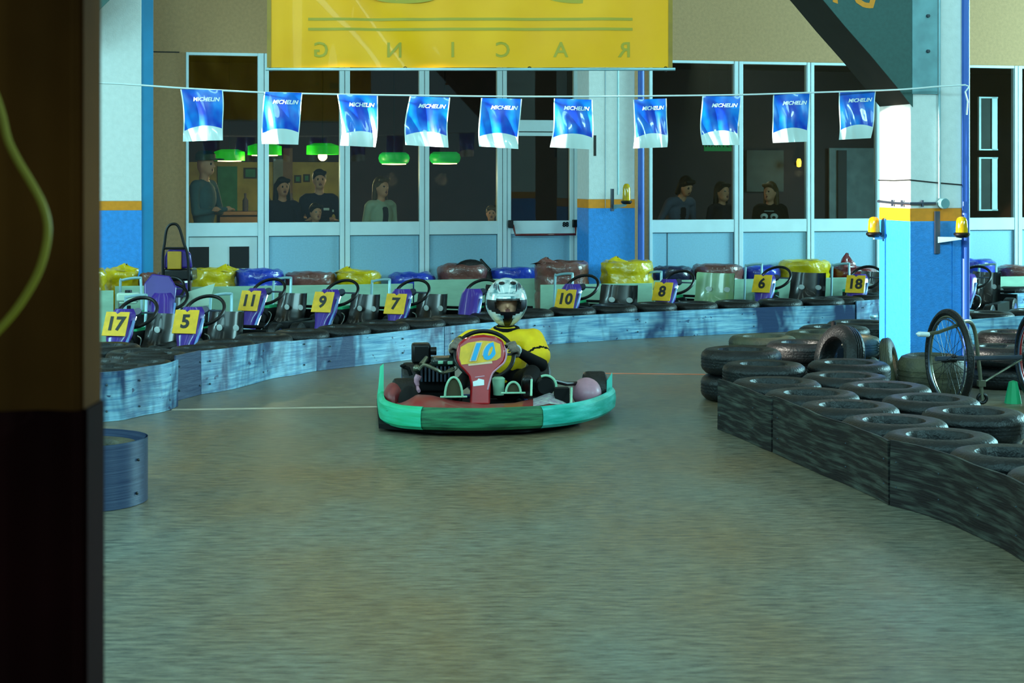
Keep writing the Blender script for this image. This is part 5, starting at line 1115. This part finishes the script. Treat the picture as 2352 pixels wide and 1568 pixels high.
# ------------------------------------------------------------------ people behind the glass
def person(label, x, eye_y, yaw, cloth, hair, hair_len=0, off=.55, lean=0, arms='down', hat=False, headyaw=0, extra=None, group=None, open_front=None, hs=1.0):
    s = WS(x, off); base = WP(s, off); ze = CH-(eye_y-HZ)*base.y/F; H = ze/.935; k = H/1.75
    e = thing('person', label, 'person', base, ANG+R(yaw)); V = lambda a, b_, c: Vector((a, b_, c))*k
    ln = Matrix.Rotation(R(lean), 3, 'X')
    hipc = V(0, 0, .93)
    def U(a, b_, c): return hipc+ln @ (V(a, b_, c)-hipc)
    hd = U(0, -.02, 1.635); hq = (ln @ Matrix.Rotation(R(headyaw), 3, 'Z'))
    Hh = lambda a, b_, c: hd+hq @ (Vector((a, b_, c))*k*hs)
    if arms == 'sill': el, wr = [(sx*.27, -.03, 1.16) for sx in (-1, 1)], [(sx*.15, -.30, 1.10) for sx in (-1, 1)]
    elif arms == 'crossed': el, wr = [(sx*.25, -.05, 1.14) for sx in (-1, 1)], [(-sx*.08, -.2, 1.17) for sx in (-1, 1)]
    else: el, wr = [(sx*.24, .02, 1.13) for sx in (-1, 1)], [(sx*.25, -.06, .88) for sx in (-1, 1)]
    pr = [('ell', V(0, 0, .95), (.165*k, .12*k, .13*k), 'trousers'), ('ell', U(0, 0, 1.12), (.15*k, .105*k, .16*k), 'top'), ('ell', U(0, 0, 1.29), (.175*k, .115*k, .19*k), 'top'), ('cap', U(-.15, 0, 1.415), U(.15, 0, 1.415), .065*k, .065*k, 'top'),
          ('cap', U(0, 0, 1.42), U(0, -.012, 1.57), .055*k, .05*k, 'skin'), ('ell', hd, (.074*k*hs, .094*k*hs, .112*k*hs), 'skin', ), ('ell', Hh(0, -.035, -.065), (.052*k*hs, .06*k*hs, .05*k*hs), 'skin'), ('cap', Hh(0, -.092, .012), Hh(0, -.108, -.02), .009*k, .014*k, 'skin')]
    for i, sx in enumerate((-1, 1)):
        sh = U(sx*.185, 0, 1.40); el_, wr_ = U(*el[i]), U(*wr[i])
        pr += [('cap', sh, el_, .056*k, .042*k, 'top'), ('cap', el_, wr_, .041*k, .029*k, 'top'), ('cap', Hh(sx*.074, .0, .01), Hh(sx*.076, .01, -.025), .012*k, .010*k, 'skin'), ('cap', V(sx*.09, 0, .9), V(sx*.1, -.01, .5), .085*k, .055*k, 'trousers'), ('cap', V(sx*.1, -.01, .5), V(sx*.1, .03, .09), .053*k, .036*k, 'trousers'), ('cap', V(sx*.1, .04, .045), V(sx*.11, -.14, .035), .042*k, .035*k, 'shoes')]
        d = (wr_-el_).normalized(); sd = d.cross(Vector((0, 0, 1))).normalized(); hb = wr_+d*.05*k; pr.append(('ell', hb, (.036*k, .036*k, .03*k), 'skin'))
        for f, l in ((-.027, .07), (-.009, .082), (.009, .078), (.027, .062)): pr.append(('cap', hb+sd*f*k, hb+sd*f*k*1.2+d*l*k+Vector((0, 0, -.02*k)), .0105*k, .009*k, 'skin'))
        pr.append(('cap', hb-sd*.03*k*sx, hb-sd*.055*k*sx+d*.035*k, .011*k, .010*k, 'skin'))
    me = caps_mesh(pr, .0125*k, 3)
    sp = [(Hh(sx*.031, -.088, .012), .0125*k, 4) for sx in (-1, 1)]+[(Hh(0, -.092, -.055), .015*k, 5)]
    if open_front: sp += [(U(0, -.115, z), .05*k, 6) for z in (1.02, 1.08, 1.15, 1.22, 1.29, 1.35)]
    paint(me, pr, ['top', 'skin', 'trousers', 'shoes'], sp)
    put('body', me, [cloth, 'skin', 'navy_cloth', 'black', 'eye', 'lips', open_front or 'dark_cloth'], e, (0, 0, 0))
    hp = [('ell', Hh(0, .018, .035), (.086*k*hs, .095*k*hs, .102*k*hs), 'h'), ('cap', Hh(-.055, -.06, .085), Hh(.055, -.06, .085), .028*k, .028*k, 'h')]
    if hair_len:
        for sx in (-1, -.6, 0, .6, 1): hp.append(('cap', Hh(sx*.07, .03+.03*(1-abs(sx)), .03), Hh(sx*.085, .035+.035*(1-abs(sx)), -hair_len), .035*k, .03*k, 'h'))
    if hair: put('hair', caps_mesh(hp, .0125*k, 2), hair, e, (0, 0, 0))
    if hat:
        h_ = put('hat', MB().lathe([(.001, .15*k), (.07*k, .145*k), (.105*k, .11*k), (.108*k, .05*k), (.10*k, .045*k)], 22, Hh(0, 0, 0)), 'hat', e, (0, 0, 0)); put('brim', MB().ell(Hh(0, -.13, .055), (.085*k, .09*k, .012*k), 16, 6), 'hat', h_, (0, 0, 0))
    if extra: extra(e, U, k)
    return e
def logo(e, U, k):
    put('chest_emblem', MB().box(U(.07, -.118, 1.29), (.07*k, .012, .03*k)).box(U(.155, -.07, 1.27), (.02*k, .02, .03*k)), 'flag_white', e, (0, 0, 0), bevel=.004)
def ovals(e, U, k):
    for sx in (-1, 1): put('print', MB().ell(U(sx*.068, -.108, 1.30), (.055*k, .02, .045*k), 16, 8), 'flag_white', e, (0, 0, 0)); put('print_centre', MB().ell(U(sx*.068, -.126, 1.29), (.026*k, .01, .02*k), 12, 6), 'black', e, (0, 0, 0))
    put('print_line', MB().box(U(0, -.112, 1.375), (.13*k, .006, .008)), 'glove_cuff', e, (0, 0, 0))
person('older man in a dark cap and grey-blue jacket looking right, leftmost window', 468, 378, 55, 'grey_drape', None, 0, arms='crossed', hat=True)
person('dark-haired woman in dark clothes at the left of the second window', 648, 430, 12, 'navy_cloth', 'hair_dark', .2)
person('man in a dark jacket with white chest emblem in the second window', 733, 413, 0, 'navy_cloth', 'hair_dark', 0, off=.75, arms='crossed', extra=logo)
person('small child standing in front of the man in the dark jacket', 724, 488, 15, 'grey_cloth', 'hair_dark', 0, off=.32, hs=1.12)
person('woman in an open white cardigan over dark clothes, third window', 874, 430, 28, 'white_cloth', 'hair_brown', .24, open_front='dark_cloth', hs=1.08)
person('child barely visible at the right end of the fourth window', 1128, 490, -10, 'dark_cloth', 'hair_brown', 0, off=.6)
person('person bending forward in a pale grey jacket at the left of the fifth window', 1540, 415, 20, 'grey_cloth', 'hair_dark', .1, lean=24, arms='sill', off=.75, open_front='dark_cloth')
person('dark-haired girl in a grey top looking right in the fifth window', 1657, 441, 20, 'navy_cloth', 'hair_dark', .16, hs=1.14)
person('smiling long-haired girl in a black top with two white ovals', 1769, 441, -30, 'black_matt', 'hair_brown', .26, extra=ovals, hs=1.14, headyaw=-20)
